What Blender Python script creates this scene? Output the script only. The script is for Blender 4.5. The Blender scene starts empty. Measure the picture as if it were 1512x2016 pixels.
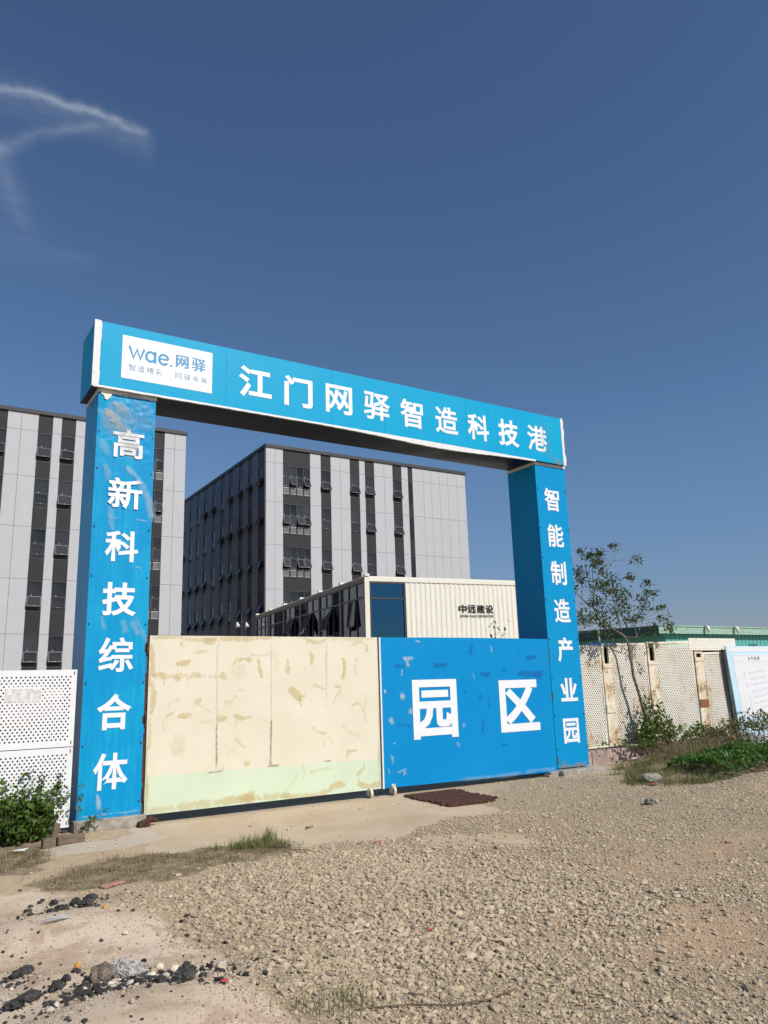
import bpy, math, random
import numpy as np
from mathutils import Vector, Matrix
from mathutils.geometry import tessellate_polygon

random.seed(7)
rng = np.random.default_rng(11)
S = bpy.context.scene
COL = S.collection
R = math.radians

# ------------------------------------------------------------------ camera
CAM_POS = Vector((-2.311, -11.3998, 1.6))
YAW, PITCH, ROLL, FPX = -0.5686, 0.2218, -0.0313, 1527.15
fw = Vector((-math.sin(YAW) * math.cos(PITCH), math.cos(YAW) * math.cos(PITCH), math.sin(PITCH)))
rt0 = Vector((math.cos(YAW), math.sin(YAW), 0))
up0 = rt0.cross(fw)
rt = math.cos(ROLL) * rt0 + math.sin(ROLL) * up0
up = -math.sin(ROLL) * rt0 + math.cos(ROLL) * up0
cd = bpy.data.cameras.new('camera')
cam = bpy.data.objects.new('camera', cd)
COL.objects.link(cam)
cam.matrix_world = Matrix(((rt.x, up.x, -fw.x, CAM_POS.x), (rt.y, up.y, -fw.y, CAM_POS.y),
                           (rt.z, up.z, -fw.z, CAM_POS.z), (0, 0, 0, 1)))
cd.sensor_fit = 'VERTICAL'
cd.sensor_height = 36
cd.sensor_width = 27
cd.lens = FPX / 2016 * 36
cd.clip_start = 0.05
cd.clip_end = 3000
S.camera = cam

# ------------------------------------------------------------------ light
SUN_EL, SUN_AZ = R(41), R(160)          # azimuth clockwise from +Y
SUN_STRENGTH, SKY_STRENGTH, EXPOSURE = 4.4, 0.094, 0.0
sd = bpy.data.lights.new('sun', 'SUN')
sd.energy = SUN_STRENGTH
sd.angle = R(0.53)
sd.color = (1.0, 0.955, 0.885)
sun = bpy.data.objects.new('sun', sd)
COL.objects.link(sun)
to_sun = Vector((math.sin(SUN_AZ) * math.cos(SUN_EL), math.cos(SUN_AZ) * math.cos(SUN_EL), math.sin(SUN_EL)))
sun.rotation_euler = to_sun.to_track_quat('Z', 'Y').to_euler()
sun.location = (6, -20, 30)

S.view_settings.view_transform = 'Standard'
S.view_settings.look = 'None'
S.view_settings.gamma = 1
S.view_settings.exposure = EXPOSURE


class NT:
    """small wrapper for building node trees"""
    def __init__(self, tree):
        self.t = tree

    def n(self, typ, ins=None, **kw):
        nd = self.t.nodes.new(typ)
        for k, v in kw.items():
            setattr(nd, k, v)
        for k, v in (ins or {}).items():
            self.put(nd, k, v)
        return nd

    def put(self, nd, k, v):
        s = nd.inputs[k]
        if isinstance(v, bpy.types.NodeSocket):
            self.t.links.new(v, s)
        else:
            s.default_value = v

    def m(self, op, a, b=0.0, c=None, clamp=False):
        nd = self.n('ShaderNodeMath', operation=op, use_clamp=clamp)
        self.put(nd, 0, a)
        self.put(nd, 1, b)
        if c is not None:
            self.put(nd, 2, c)
        return nd.outputs[0]

    def step(self, v, lo, hi, a=0.0, b=1.0):
        nd = self.n('ShaderNodeMapRange', interpolation_type='SMOOTHSTEP')
        for i, x in enumerate((v, lo, hi, a, b)):
            self.put(nd, i, x)
        return nd.outputs[0]

    def mix(self, f, a, b, blend='MIX'):
        nd = self.n('ShaderNodeMix', data_type='RGBA', blend_type=blend)
        self.put(nd, 0, f)
        for i, x in ((6, a), (7, b)):
            if not isinstance(x, bpy.types.NodeSocket) and len(x) == 3:
                x = (*x, 1)
            self.put(nd, i, x)
        return nd.outputs[2]

    def noise(self, scale, detail=3, rough=.55, vec=None, dist=0.0):
        nd = self.n('ShaderNodeTexNoise', {'Scale': scale, 'Detail': detail, 'Roughness': rough, 'Distortion': dist})
        if vec is not None:
            self.put(nd, 'Vector', vec)
        return nd.outputs[0]

    def obj(self, sx=1, sy=1, sz=1, loc=(0, 0, 0)):
        tc = self.n('ShaderNodeTexCoord')
        mp = self.n('ShaderNodeMapping', {'Vector': tc.outputs['Object'], 'Scale': (sx, sy, sz), 'Location': loc})
        return mp.outputs[0]

    def bump(self, h, strength=.3, dist=.02, nrm=None):
        nd = self.n('ShaderNodeBump', {'Height': h, 'Strength': strength, 'Distance': dist})
        if nrm is not None:
            self.put(nd, 'Normal', nrm)
        return nd.outputs[0]

    def xyz(self, v):
        return self.n('ShaderNodeSeparateXYZ', {0: v}).outputs


# ------------------------------------------------------------------ sky
w = bpy.data.worlds.new('World')
S.world = w
w.use_nodes = True
wt = NT(w.node_tree)
bg = next(n for n in w.node_tree.nodes if n.type == 'BACKGROUND')
sky = wt.n('ShaderNodeTexSky', sky_type='NISHITA', sun_disc=False)
sky.sun_elevation, sky.sun_rotation = SUN_EL, SUN_AZ
sky.altitude, sky.air_density, sky.dust_density, sky.ozone_density = 0, 1.0, 0.3, 6.0
hsv = wt.n('ShaderNodeHueSaturation', {'Hue': 0.5, 'Saturation': 1.02, 'Value': 1.0, 'Color': sky.outputs[0]})
# thin cirrus, drawn on the sky by direction
dirv = wt.n('ShaderNodeTexCoord').outputs['Generated']
def dot(vec):
    return wt.n('ShaderNodeVectorMath', {0: dirv, 1: vec}, operation='DOT_PRODUCT').outputs['Value']
d0 = wt.m('MAXIMUM', dot((0.109, 0.781, 0.614)), .05)
cu = wt.m('DIVIDE', dot((0.990, -0.139, 0.0)), d0)
cv = wt.m('DIVIDE', dot((-0.085, -0.608, 0.789)), d0)
nz = wt.noise(26, 5, .6, dirv)
nf = wt.noise(45, 6, .6, wt.n('ShaderNodeMapping', {'Vector': dirv, 'Scale': (.5, 1, 2.2)}).outputs[0], 1.0)
warp = wt.m('MULTIPLY', wt.m('SUBTRACT', nz, .5), .022)
cvw = wt.m('ADD', cv, warp)
def wisp(coef, u0, u1, w0, w1, amp, ua=cu, va=cvw):
    c = wt.m('ADD', wt.m('MULTIPLY', wt.m('ADD', wt.m('MULTIPLY', ua, coef[0]), coef[1]), ua), coef[2])
    d = wt.m('SUBTRACT', va, c)
    wd = wt.step(ua, u0, u1, w0, w1)
    g = wt.m('POWER', 2.718, wt.m('MULTIPLY', wt.m('POWER', wt.m('DIVIDE', wt.m('ABSOLUTE', d), wd), 1.6), -1))
    e = wt.m('MULTIPLY', wt.step(ua, u1 - .004, u1 + .012, 1, 0), wt.step(ua, u0 - .14, u0 - .02, 0, 1))
    return wt.m('MULTIPLY', wt.m('MULTIPLY', g, e), wt.m('MULTIPLY', wt.step(nf, .3, .7, .6, 1.15), amp))
m1 = wisp((-0.549, -0.048, 0.007), -.09, .080, .0036, .0050, .34)
m1b = wisp((-0.549, -0.10, -0.002), -.09, .088, .018, .012, .09)
m2 = wisp((-1.846, 0.386, -0.018), -.08, .03, .009, .005, .13)
m3 = wt.m('MULTIPLY', wisp((1.466, -0.116, -0.074), -.13, -.046, .015, .012, .13, cvw, cu), wt.step(cv, -.16, -.085, 0, 1))
m4 = wisp((1.2, 0.0, -0.150), -.08, .04, .02, .01, .04)
cm = wt.m('ADD', wt.m('ADD', m1, m1b), wt.m('ADD', m2, wt.m('ADD', m3, m4)), clamp=True)
# dull grey-blue murk low over the horizon
elev = wt.xyz(dirv)[2]
low = wt.step(elev, -.02, .30, 1, 0)
skyc = wt.mix(low, hsv.outputs[0], wt.mix(1.0, hsv.outputs[0], (.74, .66, .74, 1), 'MULTIPLY'))
ccol = wt.mix(cm, skyc, (6.0, 6.6, 7.6, 1))
w.node_tree.links.new(ccol, bg.inputs['Color'])
bg.inputs['Strength'].default_value = SKY_STRENGTH


# ------------------------------------------------------------------ helpers
def tag(o, label=None, cat=None, group=None, kind=None):
    if label: o['label'] = label
    if cat: o['category'] = cat
    if group: o['group'] = group
    if kind: o['kind'] = kind
    return o


def thing(name, label, cat, loc=(0, 0, 0), rz=0.0, group=None):
    o = bpy.data.objects.new(name, None)
    o.empty_display_size = .3
    COL.objects.link(o)
    o.location = loc
    o.rotation_euler = (0, 0, rz)
    return tag(o, label, cat, group)


def link(name, me, parent=None, loc=None, rot=None):
    o = bpy.data.objects.new(name, me)
    COL.objects.link(o)
    if parent: o.parent = parent
    if loc is not None: o.location = loc
    if rot is not None: o.rotation_euler = rot
    return o


class MB:
    def __init__(self):
        self.v, self.f, self.mi, self.uv = [], [], [], {}
        self.smooth = False

    def face(self, pts, mi=0):
        b = len(self.v)
        self.v += [tuple(p) for p in pts]
        self.f.append(tuple(range(b, b + len(pts))))
        self.mi.append(mi)

    def hexa(self, p, mi=0):
        b = len(self.v)
        self.v += [tuple(q) for q in p]
        for q in ((0, 3, 2, 1), (4, 5, 6, 7), (0, 1, 5, 4), (1, 2, 6, 5), (2, 3, 7, 6), (3, 0, 4, 7)):
            self.f.append(tuple(b + i for i in q))
            self.mi.append(mi)

    def box(self, x0, x1, y0, y1, z0, z1, mi=0):
        self.hexa(((x0, y0, z0), (x1, y0, z0), (x1, y1, z0), (x0, y1, z0),
                   (x0, y0, z1), (x1, y0, z1), (x1, y1, z1), (x0, y1, z1)), mi)

    def obox(self, c, size, rot, mi=0):
        M = rot if isinstance(rot, Matrix) else Matrix.Rotation(rot, 3, 'Z')
        sx, sy, sz = (s / 2 for s in size)
        pts = [Vector(c) + M @ Vector(q) for q in ((-sx, -sy, -sz), (sx, -sy, -sz), (sx, sy, -sz), (-sx, sy, -sz),
                                                   (-sx, -sy, sz), (sx, -sy, sz), (sx, sy, sz), (-sx, sy, sz))]
        self.hexa(pts, mi)

    def tube(self, pts, rad, n=6, mi=0, cap=True):
        pts = [Vector(p) for p in pts]
        if not isinstance(rad, (list, tuple)): rad = [rad] * len(pts)
        rings = []
        side = None
        for i, p in enumerate(pts):
            t = (pts[min(i + 1, len(pts) - 1)] - pts[max(i - 1, 0)]).normalized()
            ref = side if side is not None else (Vector((0, 0, 1)) if abs(t.z) < .9 else Vector((1, 0, 0)))
            a = (ref - t * ref.dot(t)).normalized()
            side = a
            b = t.cross(a)
            base = len(self.v)
            for k in range(n):
                an = 2 * math.pi * k / n
                self.v.append(tuple(p + (a * math.cos(an) + b * math.sin(an)) * rad[i]))
            rings.append(base)
        for i in range(len(rings) - 1):
            for k in range(n):
                k2 = (k + 1) % n
                self.f.append((rings[i] + k, rings[i] + k2, rings[i + 1] + k2, rings[i + 1] + k))
                self.mi.append(mi)
        if cap:
            self.f.append(tuple(rings[0] + k for k in reversed(range(n))))
            self.f.append(tuple(rings[-1] + k for k in range(n)))
            self.mi += [mi, mi]

    def mesh(self, name, mats):
        me = bpy.data.meshes.new(name)
        me.from_pydata(self.v, [], self.f)
        for m in (mats if isinstance(mats, (list, tuple)) else [mats]): me.materials.append(m)
        if any(self.mi): me.polygons.foreach_set('material_index', self.mi)
        if self.smooth: me.polygons.foreach_set('use_smooth', [True] * len(self.f))
        me.update()
        return me

    def build(self, name, mats, parent=None, loc=None, rot=None):
        return link(name, self.mesh(name, mats), parent, loc, rot)


def np_mesh(name, V, F, mats, col=None, smooth=False, mi=None):
    """fast mesh from numpy arrays, F is (n,k)"""
    me = bpy.data.meshes.new(name)
    n, k = F.shape
    me.vertices.add(len(V))
    me.vertices.foreach_set('co', np.ascontiguousarray(V, np.float32).ravel())
    me.loops.add(n * k)
    me.loops.foreach_set('vertex_index', np.ascontiguousarray(F, np.int32).ravel())
    me.polygons.add(n)
    me.polygons.foreach_set('loop_start', np.arange(n, dtype=np.int32) * k)
    try:
        me.polygons.foreach_set('loop_total', np.full(n, k, np.int32))
    except Exception:
        pass
    me.polygons.foreach_set('use_smooth', np.full(n, smooth))
    for m in (mats if isinstance(mats, (list, tuple)) else [mats]): me.materials.append(m)
    if mi is not None: me.polygons.foreach_set('material_index', np.ascontiguousarray(mi, np.int32))
    me.update(calc_edges=True)
    if col is not None:
        for nm, c in col.items():
            at = me.color_attributes.new(nm, 'FLOAT_COLOR', 'POINT')
            c4 = np.ones((len(V), 4), np.float32)
            c4[:, :c.shape[1]] = c
            at.data.foreach_set('color', c4.ravel())
    return me


def bevel(o, wdt=.01, seg=2):
    b = o.modifiers.new('bevel', 'BEVEL')
    b.width, b.segments, b.limit_method = wdt, seg, 'ANGLE'
    return o


# ------------------------------------------------------------------ materials
def mat(name, col, rough=.6, spec=.5, metal=0.0, fn=None):
    m = bpy.data.materials.new(name)
    m.use_nodes = True
    t = NT(m.node_tree)
    b = next(n for n in m.node_tree.nodes if n.type == 'BSDF_PRINCIPLED')
    b.inputs['Base Color'].default_value = (*col, 1)
    b.inputs['Roughness'].default_value = rough
    b.inputs['Specular IOR Level'].default_value = spec
    b.inputs['Metallic'].default_value = metal
    if fn: fn(t, b)
    return m


def simple(var=.12, scale=6, bump=0.0, bscale=60, stretch=(1, 1, 1)):
    """base colour with soft mottling plus optional bump"""
    def f(t, b):
        c = tuple(b.inputs['Base Color'].default_value)[:3]
        v = t.obj(*stretch)
        n = t.noise(scale, 5, .6, v)
        t.put(b, 'Base Color', t.mix(t.step(n, .25, .75), tuple(x * (1 - var) for x in c), tuple(min(1, x * (1 + var)) for x in c)))
        if bump:
            t.put(b, 'Normal', t.bump(t.noise(bscale, 4, .6, v), bump, .01))
    return f


def banner(wr=.25, fade=.5, wscale=(3, 3, 1.2), weave=True, pl=1.0):
    """printed vinyl cloth: sun-faded, creased, fine weave lines"""
    def f(t, b):
        c = tuple(b.inputs['Base Color'].default_value)[:3]
        v = t.obj()
        big = t.noise(.8, 4, .6, v)
        streak = t.noise(3, 4, .6, t.obj(6, 6, .35))
        fac = t.m('MULTIPLY', t.step(t.m('ADD', t.m('MULTIPLY', big, .6), t.m('MULTIPLY', streak, .4)), .42, .68), fade)
        pale = (c[0] * .85 + .010, c[1] * .9 + .055 * pl, c[2] * .9 + .05 * pl)
        cc = t.mix(fac, c, pale)
        x, y, z = t.xyz(v)
        if weave:
            ln = t.m('SINE', t.m('MULTIPLY', t.m('ADD', z, t.m('MULTIPLY', big, .02)), 170))
            cc = t.mix(t.m('MULTIPLY', t.step(ln, .2, 1.0), .10), cc, tuple(x * .72 for x in c))
        dirt = t.step(t.noise(7, 6, .65, t.obj(1, 1, .6)), .62, .8)
        cc = t.mix(t.m('MULTIPLY', dirt, .22), cc, tuple(x * .62 + .012 for x in c))
        t.put(b, 'Base Color', cc)
        cr = t.noise(2.2, 4, .5, t.obj(*wscale), .8)
        fine = t.noise(22, 3, .5, v)
        h = t.m('ADD', cr, t.m('MULTIPLY', fine, .05))
        t.put(b, 'Normal', t.bump(h, wr, .05))
    return f


M = {}
M['banner'] = mat('banner_blue', (0.001, .335, .58), .45, .15, fn=banner(.07, .5))
M['banner_left'] = mat('banner_blue_creased', (0.001, .265, .54), .38, .2, fn=banner(.22, .95, (4, 4, 1.2), True, 2.3))
M['banner_right'] = mat('banner_blue_deep', (0.001, .255, .53), .45, .15, fn=banner(.07, .4))
M['gate_blue'] = mat('gate_blue', (0.001, .232, .53), .45, .15, fn=banner(.06, .35, (3, 3, 3)))
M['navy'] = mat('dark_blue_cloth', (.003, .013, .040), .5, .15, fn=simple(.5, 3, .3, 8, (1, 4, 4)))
M['letter'] = mat('letter_white', (.76, .77, .78), .5, .4, fn=simple(.03, 8))
M['logo_blue'] = mat('logo_blue', (.03, .26, .50), .5, .4)
M['logo_grey'] = mat('logo_grey_blue', (.16, .30, .42), .5, .4)
M['white_edge'] = mat('white_flashing', (.68, .68, .67), .5, .4, fn=simple(.1, 14, .2, 8))
M['collar'] = mat('weathered_white_strip', (.62, .61, .58), .55, .4, fn=simple(.25, 18, .4, 12))
M['concrete'] = mat('concrete', (.32, .29, .25), .9, .2, fn=simple(.35, 9, .8, 40))
M['rust'] = mat('rusty_steel', (.075, .032, .018), .85, .3, fn=simple(.6, 24, .6, 60))
M['steel_dark'] = mat('dark_steel', (.05, .045, .045), .6, .4, fn=simple(.4, 20))
M['caster'] = mat('caster_cream', (.62, .56, .42), .5, .4, fn=simple(.15, 30))
M['rubber'] = mat('dark_rubber', (.02, .02, .02), .8, .3)
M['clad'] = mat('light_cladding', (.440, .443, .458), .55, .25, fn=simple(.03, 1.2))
M['clad_side'] = mat('grey_cladding', (.17, .172, .19), .5, .3, fn=simple(.05, 1.2))  # grey panels of the side face, darker than the front cladding
M['spandrel'] = mat('charcoal_cladding', (.030, .029, .031), .6, .2, fn=simple(.1, 1.5))
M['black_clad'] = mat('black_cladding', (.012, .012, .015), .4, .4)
M['coping'] = mat('coping_metal', (.035, .037, .042), .5, .4)
M['frame'] = mat('window_frame', (.045, .047, .052), .45, .4)
M['rail'] = mat('white_rail', (.6, .6, .6), .4, .5)
def glass_fn(t, b):
    n = t.noise(.35, 2, .5, t.obj())
    t.put(b, 'Base Color', t.mix(t.n('ShaderNodeObjectInfo').outputs['Random'], t.mix(t.step(n, .4, .6), (.010, .012, .014), (.028, .030, .032)), (.050, .053, .058)))
    t.put(b, 'Normal', t.bump(t.noise(.6, 1, .5, t.obj()), .04, .05))
M['glass'] = mat('dark_glass', (.01, .012, .014), .06, .25, fn=glass_fn)
def clear_fn(t, b):
    out = next(n for n in t.t.nodes if n.type == 'OUTPUT_MATERIAL')
    tr = t.n('ShaderNodeBsdfTransparent', {'Color': (.74, .80, .86, 1)})
    gl = t.n('ShaderNodeBsdfGlossy', {'Color': (.8, .9, 1, 1), 'Roughness': .03})
    fr = t.n('ShaderNodeFresnel', {'IOR': 1.5})
    mx = t.n('ShaderNodeMixShader', {0: t.m('ADD', fr.outputs[0], .04), 1: tr.outputs[0], 2: gl.outputs[0]})
    t.t.links.new(mx.outputs[0], out.inputs[0])
M['glass_clear'] = mat('tinted_window_glass', (.1, .12, .14), .03, .5, fn=clear_fn)
M['glass_blue'] = mat('tinted_blue_glass', (.042, .125, .19), .04, .5, 1.0, fn=lambda t, b: t.put(b, 'Normal', t.bump(t.noise(1.5, 1, .5, t.obj()), .06, .05)))
M['curtain'] = mat('curtain_cloth', (.62, .68, .75), .8, .2, fn=simple(.3, 3, 0, 1, (8, 8, .2)))
M['cont'] = mat('container_cream', (.72, .695, .60), .55, .4, fn=simple(.07, 3, 0, 1, (6, 6, .5)))
M['cont_shade'] = mat('shaded_cream_steel', (.20, .165, .14), .6, .4, fn=simple(.15, 6))  # cream steel of the glazed side, its shade put into the colour
M['black_paint'] = mat('black_lettering', (.012, .012, .012), .6, .3)
M['teal_wall'] = mat('teal_sheet_wall', (.10, .38, .33), .55, .4, fn=simple(.08, 1.5, 0, 1, (4, 4, .4)))
M['teal_fascia'] = mat('pale_green_fascia', (.28, .43, .345), .55, .4, fn=simple(.18, 3, 0, 1, (1, 1, 3)))
M['teal_dark'] = mat('dark_teal_roof', (.03, .09, .09), .6, .3, fn=simple(.1, 2))
M['lamp_white'] = mat('lamp_housing', (.7, .7, .7), .4, .5)
M['backing'] = mat('hole_dark', (.012, .012, .013), .9, .1)  # near-black, stands in for the shade in and behind the fence holes
M['panel_white'] = mat('perforated_white', (.74, .74, .74), .45, .4, fn=simple(.04, 5))
def rust_fn(amount, base):
    def f(t, b):
        v = t.obj()
        big = t.noise(1.6, 5, .65, v, .6)
        st = t.noise(5, 6, .7, t.obj(5, 5, .8), 1.0)
        fi = t.noise(20, 5, .7, v)
        s = t.m('ADD', t.m('MULTIPLY', big, .45), t.m('ADD', t.m('MULTIPLY', st, .35), t.m('MULTIPLY', fi, .2)))
        stain = t.step(s, .60 - amount, .74 - amount)
        deep = t.step(s, .66 - amount, .76 - amount * .9)
        c = t.mix(t.m('MULTIPLY', stain, .55), base, (.58, .37, .15))
        c = t.mix(t.m('MULTIPLY', deep, .85), c, (.20, .075, .025))
        t.put(b, 'Base Color', c)
        t.put(b, 'Normal', t.bump(fi, .15, .01))
    return f
M['rusty_panel'] = mat('rust_stained_white', (.74, .71, .64), .6, .3, fn=rust_fn(.118, (.76, .72, .62)))
M['rusty_post'] = mat('peeling_rusty_post', (.7, .6, .5), .7, .3, fn=rust_fn(.168, (.72, .65, .52)))
M['rusty_plate'] = mat('rust_brown_plate', (.2, .08, .03), .8, .3, fn=rust_fn(.3, (.35, .15, .06)))
M['kerb'] = mat('old_pink_kerb', (.36, .27, .235), .9, .2, fn=simple(.3, 3.5, .7, 25))
M['board_white'] = mat('notice_board_print', (.70, .71, .73), .4, .4, fn=simple(.03, 3))
M['board_blue'] = mat('notice_board_edge', (.50, .69, .79), .45, .4, fn=simple(.06, 3))
M['print_grey'] = mat('plan_line_grey', (.60, .63, .66), .6, .3)
M['print_pale'] = mat('plan_line_pale', (.68, .71, .74), .6, .3)
M['print_dark'] = mat('plan_title_grey', (.25, .26, .28), .6, .3)
M['tarp_blue'] = mat('blue_tarp', (.05, .12, .45), .5, .4, fn=simple(.2, 9, .5, 12))
M['wood'] = mat('weathered_wood', (.17, .125, .085), .85, .2, fn=simple(.35, 6, .5, 30, (1, 6, 6)))
M['asphalt'] = mat('asphalt_lump', (.055, .051, .048), .85, .3, fn=simple(.7, 26, 1.0, 60))
M['rubble'] = mat('rubble_concrete', (.36, .34, .31), .9, .2, fn=simple(.6, 34, 1.0, 60))
M['stone'] = mat('grey_stone', (.27, .25, .22), .9, .2, fn=simple(.35, 18, .8, 50))
M['brown_lump'] = mat('brown_rubble', (.17, .135, .105), .9, .2, fn=simple(.5, 26, 1.0, 60))
M['brick'] = mat('pale_block', (.36, .31, .26), .9, .2, fn=simple(.2, 18, .6, 40))
M['red_bit'] = mat('red_plastic', (.45, .06, .04), .6, .3)
M['orange_bit'] = mat('orange_stone', (.52, .27, .08), .8, .3)
M['pale_bit'] = mat('pale_chip', (.66, .58, .46), .8, .3)
M['film'] = mat('clear_film', (.62, .62, .62), .25, .5, fn=lambda t, b: t.put(b, 'Alpha', t.step(t.noise(9, 3, .6, t.obj()), .3, .7, .15, .6)))
M['pink_bit'] = mat('pink_powder', (.50, .25, .21), .9, .2, fn=simple(.2, 14, .6, 40))
M['interior'] = mat('dark_interior', (.012, .012, .014), .9, .1)


def leaf_mat(name, c1, c2, tr=.25):
    def f(t, b):
        at = t.n('ShaderNodeVertexColor', layer_name='tint')
        c = t.mix(t.xyz(at.outputs[0])[0], c1, c2)
        t.put(b, 'Base Color', c)
        out = next(n for n in t.t.nodes if n.type == 'OUTPUT_MATERIAL')
        tl = t.n('ShaderNodeBsdfTranslucent', {'Color': t.mix(.5, c, (.20, .28, .03))})
        mx = t.n('ShaderNodeMixShader', {0: tr, 1: b.outputs[0], 2: tl.outputs[0]})
        t.t.links.new(mx.outputs[0], out.inputs[0])
    return mat(name, c1, .5, .35, fn=f)
M['leaf_shrub'] = leaf_mat('shrub_leaf', (.060, .115, .022), (.135, .22, .040), .35)
M['leaf_tree'] = leaf_mat('tree_leaf', (.040, .060, .020), (.105, .125, .050), .2)
M['leaf_bush'] = leaf_mat('bush_leaf', (.040, .115, .022), (.095, .21, .035), .3)
M['leaf_weed'] = leaf_mat('weed_leaf', (.060, .085, .025), (.15, .15, .06), .25)
M['grass'] = leaf_mat('grass_blade', (.085, .115, .03), (.25, .23, .10), .25)
M['dry_grass'] = leaf_mat('dry_grass_blade', (.145, .125, .055), (.30, .24, .13), .2)
M['bark'] = mat('grey_bark', (.21, .175, .13), .9, .2, fn=simple(.35, 14, .8, 40, (3, 3, .6)))
M['twig'] = mat('dry_twig', (.17, .125, .085), .9, .2, fn=simple(.4, 8))


def decal_mat(name, col, rough=.7, amp=1.0, opac=1.0, lo=.22, hi=.62, nscale=17, stretch=(1, 1, 1)):
    """soft-edged stain: strength in the 'tint' attribute, ragged by noise"""
    def f(t, b):
        at = t.n('ShaderNodeVertexColor', layer_name='tint')
        a = t.xyz(at.outputs[0])
        n = t.noise(nscale, 6, .7, t.obj(*stretch), .8)
        n2 = t.noise(nscale * .35, 3, .6, t.obj(*stretch))
        nn = t.m('ADD', t.m('MULTIPLY', t.m('SUBTRACT', n, .5), 2.0), t.m('MULTIPLY', t.m('SUBTRACT', n2, .5), 1.2))
        e = t.step(t.m('ADD', t.m('MULTIPLY', a[0], .75), t.m('MULTIPLY', nn, amp)), lo, hi)
        al = t.m('MULTIPLY', t.m('MULTIPLY', e, a[1]), opac)
        c = t.mix(t.noise(30, 4, .6, t.obj()), tuple(x * .85 for x in col), tuple(min(1, x * 1.15) for x in col))
        t.put(b, 'Base Color', c)
        t.put(b, 'Alpha', al)
    return mat(name, col, rough, .3, fn=f)
M['glue'] = decal_mat('dried_glue', (.66, .515, .245), opac=.46, lo=.18, hi=.72, amp=1.0, nscale=15)
M['grime'] = decal_mat('grey_grime', (.30, .26, .20))
M['scuff'] = decal_mat('pale_scuff', (.46, .62, .70), lo=.05, hi=1.1, amp=.55, opac=.8, stretch=(2, 1, .5))
M['dark_blue_stroke'] = decal_mat('dark_blue_brush', (.0005, .165, .46), lo=.1, hi=.9, amp=.9, opac=.7, stretch=(1, 1, 3))
M['torn'] = decal_mat('torn_backing', (.54, .52, .48), lo=.2, hi=.8, nscale=22, opac=.75)
def crack_fn(t, b):
    at = t.n('ShaderNodeVertexColor', layer_name='tint')
    a = t.xyz(at.outputs[0])
    v = t.obj()
    wv = t.n('ShaderNodeVectorMath', {0: v, 1: t.n('ShaderNodeTexNoise', {'Scale': 9.0, 'Vector': v}).outputs['Color']}, operation='ADD').outputs[0]
    vo = t.n('ShaderNodeTexVoronoi', {'Scale': 9.0, 'Vector': wv}, feature='DISTANCE_TO_EDGE')
    vo2 = t.n('ShaderNodeTexVoronoi', {'Scale': 21.0, 'Vector': wv}, feature='DISTANCE_TO_EDGE')
    l1 = t.step(vo.outputs['Distance'], .010, .050, 1, 0)
    l2 = t.step(vo2.outputs['Distance'], .02, .07, .7, 0)
    ln = t.m('MAXIMUM', l1, l2)
    al = t.m('MULTIPLY', t.m('MULTIPLY', ln, t.step(t.m('ADD', a[0], t.m('MULTIPLY', t.m('SUBTRACT', t.noise(6, 4, .6, v), .5), 1.2)), .3, .7)), a[1])
    t.put(b, 'Alpha', al)
M['crack'] = mat('cracked_vinyl', (.46, .44, .41), .8, .3, fn=crack_fn)


def cream_fn(t, b):
    v = t.obj()
    x, y, z = t.xyz(v)
    edge = t.m('SUBTRACT', t.m('ADD', z, t.m('MULTIPLY', t.noise(14, 3, .5, v), .012)), t.m("MULTIPLY_ADD", x, -.0096, .652))
    green = t.step(edge, -.006, .006, 1, 0)
    n = t.noise(1.2, 4, .6, v)
    c1 = t.mix(t.step(n, .3, .7), (.655, .61, .465), (.71, .66, .525))
    c2 = t.mix(t.step(n, .3, .7), (.545, .63, .455), (.60, .68, .51))
    c = t.mix(green, c1, c2)
    sm = t.step(t.noise(4, 5, .7, t.obj(1, 1, .5), 1.2), .60, .74)
    c = t.mix(t.m('MULTIPLY', sm, .16), c, (.50, .42, .28))
    sp = t.step(t.noise(60, 2, .5, v), .76, .80)
    c = t.mix(t.m('MULTIPLY', sp, .4), c, (.25, .18, .10))
    t.put(b, 'Base Color', c)
    t.put(b, 'Normal', t.bump(t.noise(1.6, 3, .5, t.obj(1, 1, .8), .6), .22, .05))
M['cream'] = mat('cream_painted_sheet', (.8, .72, .52), .5, .35, fn=cream_fn)


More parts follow.
